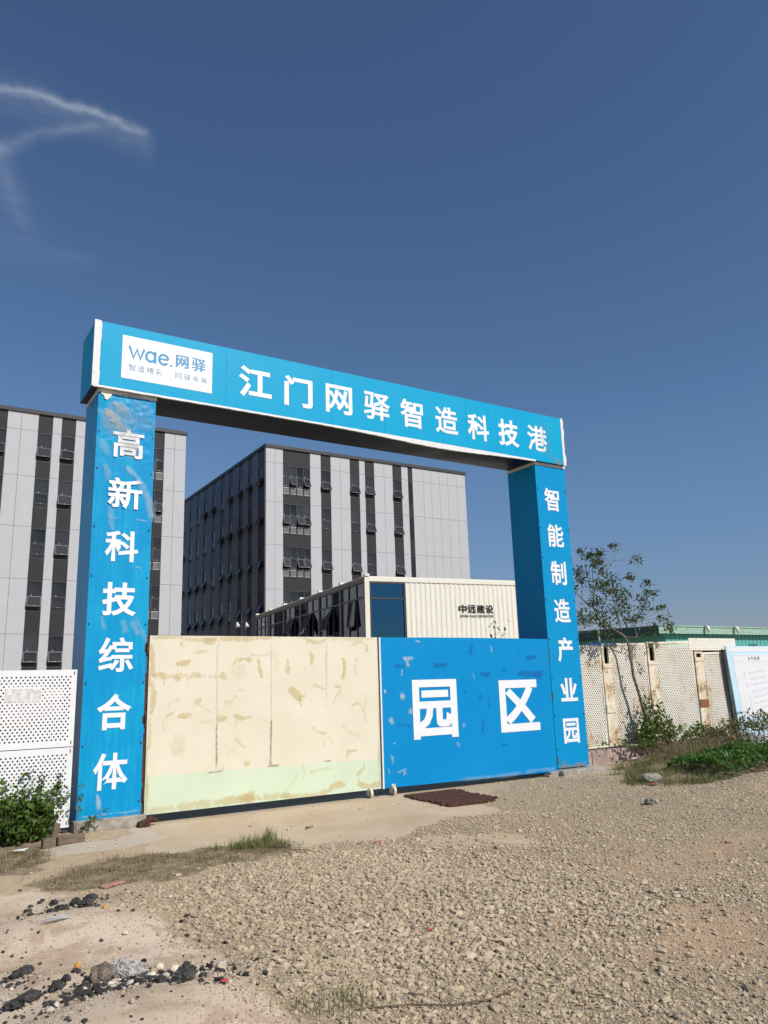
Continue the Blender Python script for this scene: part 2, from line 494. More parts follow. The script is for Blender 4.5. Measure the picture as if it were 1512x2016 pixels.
def ground_fn(t, b):
    A = t.xyz(t.n('ShaderNodeVertexColor', layer_name='mask_a').outputs[0])
    B = t.xyz(t.n('ShaderNodeVertexColor', layer_name='mask_b').outputs[0])
    v = t.obj()
    n1 = t.noise(1.1, 6, .6, v)
    n2 = t.noise(9, 6, .65, v)
    n3 = t.noise(70, 4, .7, v)
    n4 = t.noise(260, 2, .6, v)
    vo = t.n('ShaderNodeTexVoronoi', {'Scale': 26.0, 'Vector': v, 'Randomness': 1.0})
    vo3 = t.n('ShaderNodeTexVoronoi', {'Scale': 60.0, 'Vector': v, 'Randomness': 1.0})
    base = t.mix(t.step(n2, .3, .7), (.40, .295, .18), (.49, .375, .25))
    base = t.mix(t.m('MULTIPLY', t.step(n3, .45, .75), .4), base, (.50, .42, .33))
    conc = t.mix(t.step(n1, .35, .65), (.485, .375, .25), (.54, .43, .305))
    conc = t.mix(t.m('MULTIPLY', t.step(n2, .5, .75), .35), conc, (.34, .29, .235))
    sand = t.mix(t.step(n1, .3, .7), (.55, .43, .31), (.63, .505, .385))
    sand = t.mix(t.m('MULTIPLY', t.step(n3, .5, .8), .4), sand, (.64, .54, .44))
    sand = t.mix(t.m('MULTIPLY', t.step(n4, .66, .75), .4), sand, (.30, .23, .18))
    nb = t.noise(2.6, 5, .65, v, .6)
    sand = t.mix(t.m('MULTIPLY', t.step(nb, .46, .62), .85), sand, (.42, .305, .21))
    dirt = t.mix(t.step(n2, .3, .7), (.41, .27, .165), (.50, .355, .23))
    soil = t.mix(t.step(n2, .3, .7), (.17, .13, .08), (.34, .26, .17))
    grav = t.mix(vo.outputs['Color'], (.42, .32, .205), (.56, .445, .30))
    grav = t.mix(t.step(vo.outputs['Distance'], .25, .55), grav, (.32, .25, .165))
    j = t.m('MULTIPLY', t.m('SUBTRACT', n2, .5), .5)
    def msk(s, lo=.3, hi=.6):
        return t.step(t.m('ADD', s, j), lo, hi)
    c = t.mix(msk(A[2]), base, grav)
    c = t.mix(msk(A[0], .3, .55), c, conc)
    c = t.mix(msk(A[1]), c, sand)
    c = t.mix(msk(B[0]), c, dirt)
    c = t.mix(msk(B[1]), c, soil)
    c = t.mix(t.m('MULTIPLY', msk(B[2]), .75), c, (.52, .45, .37))
    t.put(b, 'Base Color', c)
    h = t.m('ADD', t.m('MULTIPLY', n3, .22), t.m('ADD', t.m('MULTIPLY', n2, .6), t.m('MULTIPLY', n4, .20)))
    h = t.m('ADD', h, t.m('MULTIPLY', t.m('MULTIPLY', vo3.outputs['Distance'], -.9), t.m('MULTIPLY', A[2], t.m('SUBTRACT', 1.0, B[0]))))
    sm = t.m('SUBTRACT', 1.0, t.m('MULTIPLY', msk(A[0]), .6))
    t.put(b, 'Normal', t.bump(t.m('MULTIPLY', h, sm), .6, .015))
M['ground'] = mat('site_ground', (.36, .28, .2), .95, .15, fn=ground_fn)


def tint_fn(c1, c2, c3):
    def f(t, b):
        a = t.xyz(t.n('ShaderNodeVertexColor', layer_name='tint').outputs[0])
        c = t.mix(a[0], c1, c2)
        c = t.mix(t.step(a[1], .93, .95), c, c3)
        n = t.noise(60, 3, .6, t.obj())
        t.put(b, 'Base Color', t.mix(t.m('MULTIPLY', n, .5), c, (.50, .42, .32)))
    return f
M['gravel'] = mat('crushed_stone', (.34, .29, .23), .9, .2, fn=tint_fn((.36, .275, .17), (.57, .455, .305), (.22, .175, .13)))
def chip_fn(t, b):
    a = t.xyz(t.n('ShaderNodeVertexColor', layer_name='tint').outputs[0])
    c = t.mix(t.step(a[1], .62, .66), t.mix(a[0], (.022, .021, .022), (.07, .063, .058)), t.mix(a[2], (.30, .235, .165), (.62, .55, .44)))
    t.put(b, 'Base Color', c)
M['chips'] = mat('debris_chips', (.4, .3, .2), .9, .2, fn=chip_fn)

# ------------------------------------------------------------------ data
# glyph outlines, 1000 units to the em; contours split by /
G = {
 'A': '362,686 293,686 0,0 100,0 186,201 476,201 567,0 667,0/326,536 436,289 224,289',
 'C': '656,635 570,667 493,685 422,691 229,644 97,517 48,331 87,179 207,47 416,-9 513,-1 593,20 663,51 663,158 584,116 504,90 425,81 281,114 184,205 149,340 185,474 281,567 421,601 498,593 575,570 656,530',
 'G': '673,336 444,336 444,248 575,248 575,108 528,94 478,85 427,81 283,114 187,205 151,340 186,473 280,566 414,601 496,593 578,571 659,534 659,633 566,668 491,686 416,691 229,644 99,518 50,337 98,158 226,36 413,-9 502,-3 586,15 673,47',
 'H': '653,682 555,682 555,385 173,385 173,682 75,682 75,0 173,0 173,297 555,297 555,0 653,0',
 'I': '174,682 76,682 76,0 174,0',
 'N': '706,682 614,682 614,154 152,682 74,682 74,0 166,0 166,525 622,0 706,0',
 'O': '45,341 90,168 216,41 409,-9 607,41 734,168 778,341 733,516 606,642 411,691 218,642 91,516/146,341 181,475 275,567 411,601 548,567 642,475 677,341 642,207 548,115 411,81 275,115 181,207',
 'R': '77,682 77,0 175,0 175,296 216,296 265,287 321,243 397,140 487,0 604,0 511,135 462,213 414,276 359,324 421,363 460,419 473,491 446,593 368,659 249,682/175,598 238,598 315,586 358,550 372,495 361,441 320,400 238,384 175,384',
 'S': '399,643 350,670 299,686 247,691 138,668 66,606 40,509 116,368 259,275 335,165 323,126 287,93 224,79 159,90 98,124 44,178 44,54 102,19 165,-2 235,-9 333,15 401,80 426,176 350,333 207,422 131,522 145,564 183,593 239,603 288,597 342,575 399,532',
 'T': '587,682 17,682 17,594 253,594 253,0 351,0 351,594 587,594',
 'U': '648,682 550,682 550,285 547,226 534,176 507,136 468,108 415,88 347,81 291,87 242,107 200,139 176,172 163,215 159,279 159,682 61,682 61,258 103,106 207,19 345,-9 514,26 615,122 648,268',
 'Y': '301,447 118,682 0,682 253,361 253,0 351,0 351,360 604,682 486,682',
 'Z': '450,594 16,0 631,0 631,88 197,88 631,682 43,682 43,594',
 '业': '854,607 805,488 747,366 688,260 750,228 809,334 869,454 922,575/82,589 136,467 184,342 219,236 294,264 256,368 206,491 152,610/585,827 585,46 417,46 417,828 340,828 340,46 60,46 60,-28 943,-28 943,46 661,46 661,827',
 '中': '458,840 458,661 96,661 96,186 171,186 171,248 458,248 458,-79 537,-79 537,248 825,248 825,191 902,191 902,661 537,661 537,840/171,322 171,588 458,588 458,322/825,322 537,322 537,588 825,588',
 '产': '263,612 296,563 327,512 348,466 416,497 393,542 362,592 328,639/689,634 607,464 124,464 124,327 119,210 94,83 35,-36 97,-87 163,46 194,192 202,325 202,390 928,390 928,464 683,464 770,606/425,821 486,720 110,720 110,648 902,648 902,720 572,720 575,721 556,759 530,801 500,841',
 '体': '251,836 191,687 116,550 30,437 74,363 160,479 160,-78 232,-78 232,605 321,816/416,175 416,106 581,106 581,-74 654,-74 654,106 815,106 815,175 654,175 654,521 726,351 816,201 916,84 973,143 868,254 774,401 702,566 954,566 954,638 654,638 654,837 581,837 581,638 298,638 298,566 536,566 461,399 366,250 259,138 313,81 415,198 507,348 581,518 581,175',
 '制': '676,748 676,194 747,194 747,748/854,830 854,23 852,11 846,4 834,2 700,3 725,-76 793,-75 847,-71 885,-62 910,-45 924,-17 928,24 928,830/142,816 117,719 83,629 41,552 108,524 158,627 289,627 289,522 45,522 45,453 289,453 289,351 91,351 91,2 159,2 159,283 289,283 289,-79 361,-79 361,283 500,283 500,78 499,70 494,66 486,64 400,65 421,-1 471,0 510,3 538,11 557,26 567,47 569,76 569,351 361,351 361,453 604,453 604,522 361,522 361,627 565,627 565,696 361,696 361,836 289,836 289,696 183,696 212,802',
 '区': '927,786 97,786 97,-50 952,-50 952,22 171,22 171,713 927,713/259,585 505,369 417,287 323,213 226,149 286,92 379,159 470,235 558,319 641,237 714,160 772,92 833,147 609,374 679,458 744,545 802,637 731,665 679,581 620,500 555,422 313,629',
 '合': '517,843 390,696 225,572 40,479 94,413 248,494 248,444 753,444 753,511 916,422 930,447 949,470 969,490 816,563 676,653 551,764 583,809/277,513 360,573 437,638 506,710 583,635 664,570 749,513/196,324 196,-78 272,-78 272,-22 738,-22 738,-74 817,-74 817,324/272,48 272,256 738,256 738,48',
 '园': '262,623 262,560 740,560 740,623/197,451 197,388 360,388 339,265 286,177 181,119 222,64 342,135 404,241 428,388 544,388 544,182 551,129 576,102 629,94 728,94 772,105 797,147 808,231 749,257 745,191 737,162 720,156 638,156 620,158 612,166 610,183 610,388 798,388 798,451/82,793 82,-80 156,-80 156,-34 843,-34 843,-80 920,-80 920,793/156,36 156,723 843,723 843,36',
 '图': '375,279 460,257 544,228 613,199 644,250 575,277 492,304 407,325/275,152 421,128 564,96 682,61 715,117 597,150 453,181 310,203/84,796 84,-80 156,-80 156,-38 842,-38 842,-80 917,-80 917,796/156,29 156,728 842,728 842,29/414,708 353,628 277,556 192,497 245,452 337,523 444,434 356,397 265,368 174,346 210,285 310,313 410,350 508,396 595,355 686,321 781,296 823,353 735,373 650,399 569,432 640,484 700,542 749,606 706,631 695,628 436,628 477,686/378,563 385,570 644,570 604,532 558,497 506,465 457,495 415,528',
 '平': '174,630 212,551 245,469 266,399 337,424 315,492 281,572 242,650/755,655 724,575 686,490 646,417 711,396 752,466 794,549 834,633/52,348 52,273 459,273 459,-79 537,-79 537,273 949,273 949,348 537,348 537,698 893,698 893,773 105,773 105,698 459,698 459,348',
 '建': '394,755 394,695 581,695 581,620 330,620 330,561 581,561 581,483 387,483 387,422 581,422 581,345 379,345 379,288 581,288 581,209 337,209 337,149 581,149 581,49 652,49 652,149 937,149 937,209 652,209 652,288 899,288 899,345 652,345 652,422 876,422 876,561 945,561 945,620 876,620 876,755 652,755 652,840 581,840 581,755/652,561 809,561 809,483 652,483/652,620 652,695 809,695 809,620/97,393 104,404 118,416 135,425 258,425 243,340 224,263 200,193 175,236 153,286 134,343 78,322 104,247 134,181 169,126 131,65 87,13 37,-30 92,-80 138,-39 180,11 218,70 337,-7 482,-45 653,-55 933,-55 962,14 654,13 496,22 360,58 249,132 286,233 314,350 334,483 292,493 278,492 192,492 242,573 291,663 338,758 290,789 266,778 64,778 64,711 237,711 195,626 156,557 129,515 108,486 86,464 66,454',
 '彩': '524,828 388,797 221,773 50,755 70,693 245,708 420,732 571,765/79,626 115,573 145,516 166,465 227,494 205,544 173,599 136,652/256,661 284,608 307,552 322,501 385,524 369,573 344,627 316,680/497,683 407,487 464,467 569,662/845,823 774,746 684,675 592,618 648,562 745,627 839,706 920,793/874,548 796,467 698,393 598,333 654,278 759,344 860,427 946,517/897,266 805,152 682,55 542,-17 596,-80 742,3 871,109 971,236/363,313 367,313 363,309/290,487 290,382 57,382 57,313 268,313 199,214 115,125 27,58 73,-8 149,56 223,135 290,223 290,-78 363,-78 363,243 420,189 470,134 507,85 558,135 512,191 449,254 379,313 570,313 570,382 363,382 363,487',
 '总': '759,214 815,139 864,60 897,-10 958,28 925,98 874,174 816,247/412,269 480,217 543,159 591,104 647,152 598,204 534,261 465,311/281,241 281,34 293,-29 339,-60 431,-69 656,-69 728,-57 766,-14 784,74 713,101 705,35 687,6 650,-1 435,-1 387,2 365,12 360,35 360,241/137,225 114,146 82,71 43,9 112,-24 153,46 185,128 208,212/265,567 737,567 737,391 265,391/186,638 186,319 820,319 820,638 657,638 761,808 684,839 653,773 615,703 575,638 370,638 429,668 403,721 365,780 321,836 257,806 298,750 334,691 358,638',
 '技': '614,840 614,683 378,683 378,613 614,613 614,462 398,462 398,393 431,393 428,392 473,290 528,198 594,116 508,62 416,19 320,-12 361,-79 462,-43 558,5 648,64 727,4 817,-44 916,-81 965,-16 869,16 783,59 705,113 789,205 858,316 909,444 861,465 847,462 688,462 688,613 929,613 929,683 688,683 688,840/502,393 814,393 771,307 715,230 650,162 591,231 542,308/178,840 178,638 49,638 49,568 178,568 178,348 37,311 59,238 178,273 178,11 176,-1 170,-7 159,-9 56,-8 79,-77 139,-77 184,-72 216,-64 237,-49 248,-25 252,11 252,295 373,332 363,400 252,368 252,568 363,568 363,638 252,638 252,840',
 '新': '360,213 442,51 495,83 474,131 444,186 411,240/135,235 111,174 79,117 41,68 94,30 133,85 168,150 196,220/553,744 553,400 548,257 522,109 460,-25 518,-71 586,77 616,243 623,400 623,432 775,432 775,-75 848,-75 848,432 958,432 958,502 623,502 623,694 730,713 834,738 927,767 866,822 778,792 668,766/214,827 258,735 61,735 61,672 503,672 503,735 336,735 282,844/377,667 323,507 46,507 46,443 251,443 251,339 50,339 50,273 251,273 251,18 250,10 247,7 239,5 162,5 184,-59 228,-58 263,-55 290,-47 308,-33 317,-13 320,17 320,273 507,273 507,339 320,339 320,443 519,443 519,507 391,507 447,652/126,651 144,602 158,552 165,507 230,525 221,569 206,618 187,665',
 '智': '615,691 823,691 823,478 615,478/545,759 545,410 896,410 896,759/269,118 735,118 735,19 269,19/269,177 269,271 735,271 735,177/195,333 195,-80 269,-80 269,-43 735,-43 735,-78 811,-78 811,333/162,843 134,769 96,700 50,642 110,605 173,696 258,696 258,637 256,601 50,601 50,539 243,539 209,477 145,417 40,362 89,310 180,360 245,415 288,472 443,360 495,411 311,523 316,539 503,539 503,601 328,601 329,637 329,696 477,696 477,757 204,757 231,829',
 '未': '459,839 459,676 133,676 133,602 459,602 459,429 62,429 62,355 416,355 308,230 175,120 34,39 89,-24 222,60 349,169 459,296 459,-80 538,-80 538,300 649,171 777,59 911,-25 966,40 824,120 691,230 581,355 942,355 942,429 538,429 538,602 874,602 874,676 538,676 538,839',
 '来': '756,629 727,562 692,491 655,428 719,406 834,605/185,600 223,535 255,467 276,408 347,436 325,495 291,561 252,624/460,840 460,719 104,719 104,648 460,648 460,396 57,396 57,324 409,324 301,206 171,102 34,26 88,-36 222,46 350,156 460,282 460,-79 539,-79 539,285 650,156 779,45 914,-39 968,23 830,101 699,205 591,324 945,324 945,396 539,396 539,648 903,648 903,719 539,719 539,840',
 '江': '96,774 161,735 225,693 275,654 321,714 140,827/42,499 108,464 174,425 226,390 268,452 215,486 148,522 83,554/76,-16 138,-67 200,35 263,147 320,257 266,306 203,189 136,77/326,60 326,-15 960,-15 960,60 672,60 672,671 904,671 904,746 374,746 374,671 591,671 591,60',
 '港': '86,777 149,742 210,702 256,663 300,725 253,762 192,799 129,831/35,507 99,475 160,438 207,402 250,463 202,498 141,534 77,563/493,305 729,305 729,201 493,201/713,839 713,720 518,720 518,839 445,839 445,720 310,720 310,652 445,652 445,536 268,536 268,467 448,467 399,390 339,320 273,265 225,301 171,184 114,72 62,-21 128,-67 273,231 304,194 345,226 385,264 423,307 423,37 435,-29 478,-61 561,-70 785,-70 856,-57 893,-11 909,82 844,109 836,37 818,4 780,-4 565,-4 519,-1 498,12 493,38 493,141 797,141 797,328 838,280 882,238 928,204 980,263 906,315 840,386 787,467 965,467 965,536 787,536 787,652 937,652 937,720 787,720 787,839/493,365 466,365 523,467 713,467 770,365/518,652 713,652 713,536 518,536',
 '科': '503,727 564,681 621,631 663,585 715,633 671,679 613,728 551,771/463,466 530,419 593,367 640,319 690,368 641,415 577,465 510,510/372,826 281,794 169,767 53,745 74,687 212,709 212,558 43,558 43,488 202,488 154,371 93,260 28,172 67,103 118,176 168,266 212,365 212,-78 286,-78 286,387 379,238 425,296 286,469 286,488 434,488 434,558 286,558 286,725 418,766/422,190 433,118 762,172 762,-78 836,-78 836,185 965,206 954,275 836,256 836,841 762,841 762,244',
 '精': '51,762 76,688 95,611 106,543 161,556 149,624 129,701 103,775/328,779 264,555 311,540 391,763/41,504 41,434 170,434 132,320 83,209 30,121 69,45 109,114 148,200 182,294 182,-78 251,-78 251,319 330,167 381,224 251,412 251,434 363,434 363,504 251,504 251,837 182,837 182,504/636,840 636,759 426,759 426,701 636,701 636,639 451,639 451,584 636,584 636,517 398,517 398,458 960,458 960,517 707,517 707,584 912,584 912,639 707,639 707,701 934,701 934,759 707,759 707,840/823,341 823,266 532,266 532,341/460,398 460,-79 532,-79 532,84 823,84 823,-2 821,-11 816,-16 806,-17 707,-16 729,-79 785,-78 828,-75 860,-68 880,-54 890,-33 893,-2 893,398/532,212 823,212 823,137 532,137',
 '综': '490,538 490,471 854,471 854,538/493,223 450,152 399,83 345,23 404,-22 459,44 514,121 562,200/777,197 825,125 869,50 901,-14 969,19 935,82 890,154 841,224/45,53 59,-18 373,62 366,126/392,354 392,288 638,288 638,4 636,-4 631,-8 621,-10 523,-10 545,-75 602,-75 645,-73 677,-65 698,-50 708,-29 711,3 711,288 944,288 944,354/602,826 652,716 407,716 407,548 478,548 478,651 865,651 865,548 939,548 939,716 734,716 673,845/61,423 82,430 130,439 225,452 121,313 93,280 69,258 46,247 69,182 100,195 183,215 361,252 361,314 172,280 247,375 320,481 387,590 328,626 266,516 133,502 190,596 245,699 292,807 224,838 178,718 129,615 93,553 73,522 56,501 38,491',
 '网': '194,536 333,352 290,251 236,162 172,88 230,46 287,116 337,195 379,285 457,157 506,206 407,360 433,446 454,536 472,632 403,640 358,428 240,578/483,535 620,350 575,246 520,156 452,80 511,38 570,108 621,189 664,280 747,127 799,171 771,228 735,291 693,358 718,443 738,534 755,630 687,638 644,428 532,574/88,780 88,-78 164,-78 164,708 840,708 840,20 837,6 829,-1 814,-4 663,-3 692,-77 771,-77 829,-73 869,-64 896,-48 910,-20 915,20 915,780',
 '能': '383,420 383,334 170,334 170,420/100,484 100,-79 170,-79 170,125 383,125 383,8 382,-2 377,-7 367,-9 263,-8 288,-77 345,-76 389,-73 422,-65 443,-50 454,-26 457,7 457,484/170,275 383,275 383,184 170,184/858,765 791,733 711,701 625,670 625,838 551,838 551,506 561,442 598,410 672,401 844,401 906,414 939,462 954,556 888,585 881,511 866,477 837,469 678,469 644,472 629,483 625,507 625,609 724,639 821,673 908,709/870,319 801,282 716,246 625,213 625,373 551,373 551,35 561,-30 599,-62 674,-71 849,-71 914,-57 948,-5 963,99 896,128 890,44 874,5 843,-4 681,-4 646,-1 629,10 625,34 625,151 729,182 831,220 919,263/84,553 118,561 211,571 414,586 437,533 502,563 471,631 425,707 373,780 312,756 384,643 164,631 207,688 249,752 287,818 209,842 172,766 132,702 105,664 89,645 73,632 58,625',
 '设': '122,776 178,724 232,668 273,619 324,672 282,719 228,773 171,822/43,526 43,454 184,454 184,95 175,54 155,23 134,4 175,-60 199,-36 262,13 395,112 368,175 257,94 257,526/491,804 491,693 480,617 436,542 337,476 386,420 496,500 548,594 562,691 562,734 739,734 739,573 745,512 770,479 823,469 898,469 951,474 944,539 897,534 828,534 816,537 811,549 810,572 810,804/805,328 763,253 711,186 649,129 587,188 535,254 493,328/384,398 384,328 436,328 422,323 468,235 524,156 590,86 512,43 428,9 341,-15 377,-80 472,-50 563,-11 647,39 728,-12 818,-53 917,-83 963,-16 870,9 785,43 708,86 787,168 852,265 901,381 855,401 842,398',
 '远': '64,737 241,602 291,659 112,786/377,776 377,708 883,708 883,776/252,490 43,490 43,420 179,420 179,101 134,75 87,35 39,-14 89,-79 138,-17 184,28 222,46 249,36 282,14 320,-12 395,-45 485,-62 595,-67 943,-57 965,21 598,2 495,5 408,20 336,51 252,105/311,555 311,487 482,487 462,331 406,216 288,138 334,79 466,172 532,307 555,487 674,487 674,193 681,135 709,104 764,96 859,96 908,110 935,159 946,259 883,288 879,207 870,172 851,164 773,164 755,166 748,175 746,194 746,487 943,487 943,555',
 '造': '70,760 127,706 181,649 221,598 280,643 238,693 183,749 126,800/456,310 796,310 796,155 456,155/385,374 385,92 871,92 871,374/594,840 594,714 470,714 507,811 437,827 403,735 358,650 304,580 367,544 438,649 594,649 594,520 305,520 305,456 949,456 949,520 668,520 668,649 905,649 905,714 668,714 668,840/251,456 47,456 47,386 179,386 179,87 136,64 92,32 47,-7 94,-73 143,-20 189,17 227,32 250,24 279,6 314,-16 385,-44 473,-58 579,-61 949,-51 971,26 849,15 710,9 580,7 480,9 395,21 327,47 251,93',
 '门': '127,805 180,741 230,675 268,617 329,661 290,717 239,781 185,841/93,638 93,-80 168,-80 168,638/359,803 359,731 836,731 836,20 834,4 825,-4 809,-7 645,-6 671,-78 756,-78 820,-75 865,-66 892,-49 907,-22 912,20 912,803',
 '面': '389,334 601,334 601,221 389,221/389,395 389,506 601,506 601,395/389,160 601,160 601,43 389,43/58,774 58,702 444,702 416,576 104,576 104,-80 176,-80 176,-27 820,-27 820,-80 896,-80 896,576 493,576 532,702 945,702 945,774/176,43 176,506 320,506 320,43/820,43 670,43 670,506 820,506',
 '驿': '35,145 50,82 305,153 298,211/101,653 70,308 342,308 327,137 311,37 291,-8 282,-15 270,-18 256,-19 142,-15 161,-77 283,-78 309,-74 330,-66 348,-50 374,8 393,131 410,339 411,370 345,369 332,369 372,813 62,813 62,747 302,747 266,369 142,369 167,649/823,718 782,667 733,619 679,576 630,619 587,667 550,718/430,786 430,718 479,718 519,653 567,593 621,539 546,499 469,467 390,442 431,382 514,412 597,450 677,495 753,447 837,408 926,378 973,440 888,464 809,497 736,537 812,603 877,679 928,765 882,789 869,786/646,412 646,324 455,324 455,256 646,256 646,152 417,152 417,84 646,84 646,-78 717,-78 717,84 950,84 950,152 717,152 717,256 904,256 904,324 717,324 717,412',
 '高': '286,559 719,559 719,468 286,468/211,614 211,413 797,413 797,614/441,826 470,736 59,736 59,670 937,670 937,736 553,736 513,843/96,357 96,-79 168,-79 168,294 830,294 830,-1 828,-10 823,-15 813,-16 711,-15 735,-72 792,-72 837,-70 869,-63 890,-50 902,-31 905,0 905,357/281,235 281,-21 352,-21 352,29 706,29 706,235/352,179 638,179 638,85 352,85',
}
GLUE = [(1.28,2.06,1.49,2.07,0.067,1.00),(1.53,2.18,1.74,2.21,0.041,0.60),(0.95,1.84,1.12,1.85,0.066,1.00),(1.12,1.85,1.26,1.85,0.048,0.50),(1.26,1.85,1.35,1.85,0.080,1.00),(1.35,1.85,1.48,1.85,0.048,0.50),(1.48,1.85,1.64,1.85,0.054,0.80),(1.64,1.85,1.91,1.84,0.049,0.30),(1.91,1.83,2.04,1.83,0.083,1.00),(2.17,2.05,2.44,2.05,0.056,1.00),(2.57,2.10,2.64,1.78,0.043,1.00),(2.44,2.16,2.78,2.17,0.029,0.50),(3.06,2.10,3.06,1.85,0.072,0.80),(3.49,2.20,3.49,1.98,0.053,0.90),(4.07,2.10,4.05,1.74,0.045,1.00),(4.35,2.10,4.34,1.80,0.043,0.50),(4.54,2.32,4.55,2.19,0.031,0.80),(3.11,1.64,3.34,1.47,0.081,1.00),(3.30,1.50,3.30,1.36,0.029,1.00),(3.52,1.67,3.74,1.59,0.041,0.50),(3.89,1.64,4.02,1.61,0.036,0.70),(4.02,1.56,3.87,1.35,0.030,0.50),(1.61,1.52,1.64,1.45,0.081,0.90),(1.59,1.44,1.84,1.27,0.019,0.35),(1.15,1.27,1.27,1.33,0.040,0.80),(1.31,1.27,1.52,1.28,0.066,1.00),(1.91,1.21,2.09,1.20,0.068,0.90),(2.20,1.27,2.48,1.24,0.055,0.90),(4.22,1.31,4.36,1.36,0.036,0.70),(4.36,1.35,4.49,1.12,0.024,0.35),(4.53,1.46,4.52,1.01,0.037,0.35),(3.52,1.03,3.53,0.96,0.044,0.80),(3.56,0.95,3.75,0.90,0.047,0.80),(3.73,0.86,3.90,0.71,0.026,0.35),(1.36,1.02,1.37,0.71,0.132,0.35),(2.20,0.92,2.38,0.76,0.038,0.50),(2.11,0.77,2.40,0.61,0.027,0.35),(2.41,0.59,2.41,0.52,0.069,0.90),(2.03,0.56,2.03,0.50,0.022,0.80),(4.11,0.62,4.31,0.61,0.045,0.80),(4.16,0.58,4.12,0.54,0.036,0.60),(3.00,0.06,3.24,0.35,0.034,0.35),(3.33,0.46,3.32,0.26,0.023,0.35),(3.42,0.33,3.85,0.36,0.040,0.35),(4.30,0.23,4.46,0.38,0.060,0.70),(4.33,0.20,4.32,0.07,0.030,0.50),(3.78,0.05,4.07,0.09,0.073,0.90),(1.18,1.39,1.34,1.51,0.040,0.25),(2.03,1.46,2.22,1.56,0.050,0.30),(2.22,1.59,2.39,1.63,0.033,0.30),(1.66,1.18,1.90,1.16,0.067,0.25),(2.16,1.95,2.36,1.89,0.140,0.25),(4.02,1.06,4.38,0.82,0.036,0.30),(4.23,2.29,4.52,2.32,0.031,0.50),(3.79,2.20,3.78,1.87,0.042,0.25),(2.85,2.21,2.85,1.88,0.086,0.20),(0.90,2.38,1.39,2.39,0.059,1.00),(1.35,2.36,1.39,2.28,0.038,1.00),(1.39,2.39,1.88,2.39,0.044,0.60),(1.69,2.39,1.88,2.39,0.066,0.90),(1.93,2.39,2.50,2.40,0.068,0.80),(2.50,2.40,2.79,2.40,0.075,0.90),(2.88,2.40,3.41,2.41,0.053,0.70),(3.41,2.41,3.79,2.42,0.048,0.70),(3.79,2.41,4.73,2.43,0.049,0.50),(0.90,2.36,0.92,1.84,0.063,0.90),(0.91,1.84,0.92,1.31,0.057,0.80),(0.92,1.31,0.91,0.83,0.047,0.60),(0.91,0.88,0.92,0.41,0.041,0.80),(0.91,0.41,0.90,0.00,0.051,0.80),(4.76,2.41,4.76,1.68,0.037,0.80),(4.76,1.68,4.73,0.36,0.024,0.60),(4.73,0.63,4.75,0.00,0.036,0.60),(0.94,0.01,1.30,0.03,0.087,0.60),(1.30,0.03,2.02,0.04,0.089,0.80),(2.02,0.05,2.51,0.05,0.103,1.00),(2.24,0.08,3.09,0.04,0.072,0.80),(2.94,0.05,3.78,0.03,0.085,0.80),(4.32,0.08,4.74,0.06,0.078,1.00),]
SEAM = [(1.90,2.36,1.93,0.52,0.011,0.30),(1.91,1.16,1.92,0.52,0.016,0.60),(2.79,2.37,2.79,0.50,0.011,0.30),(2.79,1.16,2.77,0.50,0.017,0.60),(3.77,2.37,3.75,1.29,0.009,0.30),(2.74,0.49,2.91,0.49,0.017,0.70),(1.80,0.47,2.02,0.48,0.011,0.50),(3.69,0.49,3.82,0.49,0.012,0.60),]
DKB = [(8.09,2.06,8.38,2.09,0.068,1.00),(7.88,1.79,8.50,1.76,0.095,1.00),(6.96,1.80,7.19,1.79,0.065,1.00),(5.90,1.96,6.23,1.98,0.050,1.00),(5.10,1.97,5.29,1.96,0.055,0.70),(6.80,2.31,6.74,2.13,0.065,0.60),(6.91,1.43,6.94,1.31,0.052,0.60),(6.95,0.98,6.93,0.72,0.045,0.70),(7.14,1.36,7.12,1.15,0.032,0.60),(6.54,1.47,6.62,1.51,0.038,0.60),(7.37,0.51,7.49,0.50,0.032,1.00),(5.11,0.96,5.38,0.94,0.036,0.50),(7.85,2.17,7.89,2.15,0.047,0.60),(7.49,1.86,7.57,1.85,0.033,0.70),]
WHB = [(5.24,2.08,5.47,2.09,0.061,1.00),(5.33,2.07,5.36,1.93,0.061,1.00),(5.18,1.48,5.20,1.38,0.075,1.00),(5.22,1.88,5.20,1.78,0.018,1.00),(5.33,1.17,5.41,1.17,0.061,1.00),(7.21,2.29,7.22,2.17,0.033,0.60),(4.96,1.09,5.01,0.99,0.054,1.00),(4.96,0.48,4.98,0.34,0.044,0.70),(5.20,0.22,5.21,0.16,0.059,1.00),(6.34,0.61,6.37,0.52,0.037,0.60),(6.49,0.92,6.50,0.86,0.063,0.60),(6.21,0.90,6.26,0.93,0.044,1.00),(4.88,0.28,4.91,0.19,0.035,0.50),(5.02,0.69,5.03,0.66,0.024,1.00),(4.86,1.56,4.87,1.49,0.030,1.00),(5.52,2.39,5.63,2.36,0.025,1.00),(5.05,0.20,5.25,0.24,0.030,0.60),(6.30,-0.01,7.86,-0.02,0.051,0.35),(7.86,-0.02,8.66,-0.03,0.046,0.40),(6.76,1.79,6.79,1.67,0.032,0.40),]
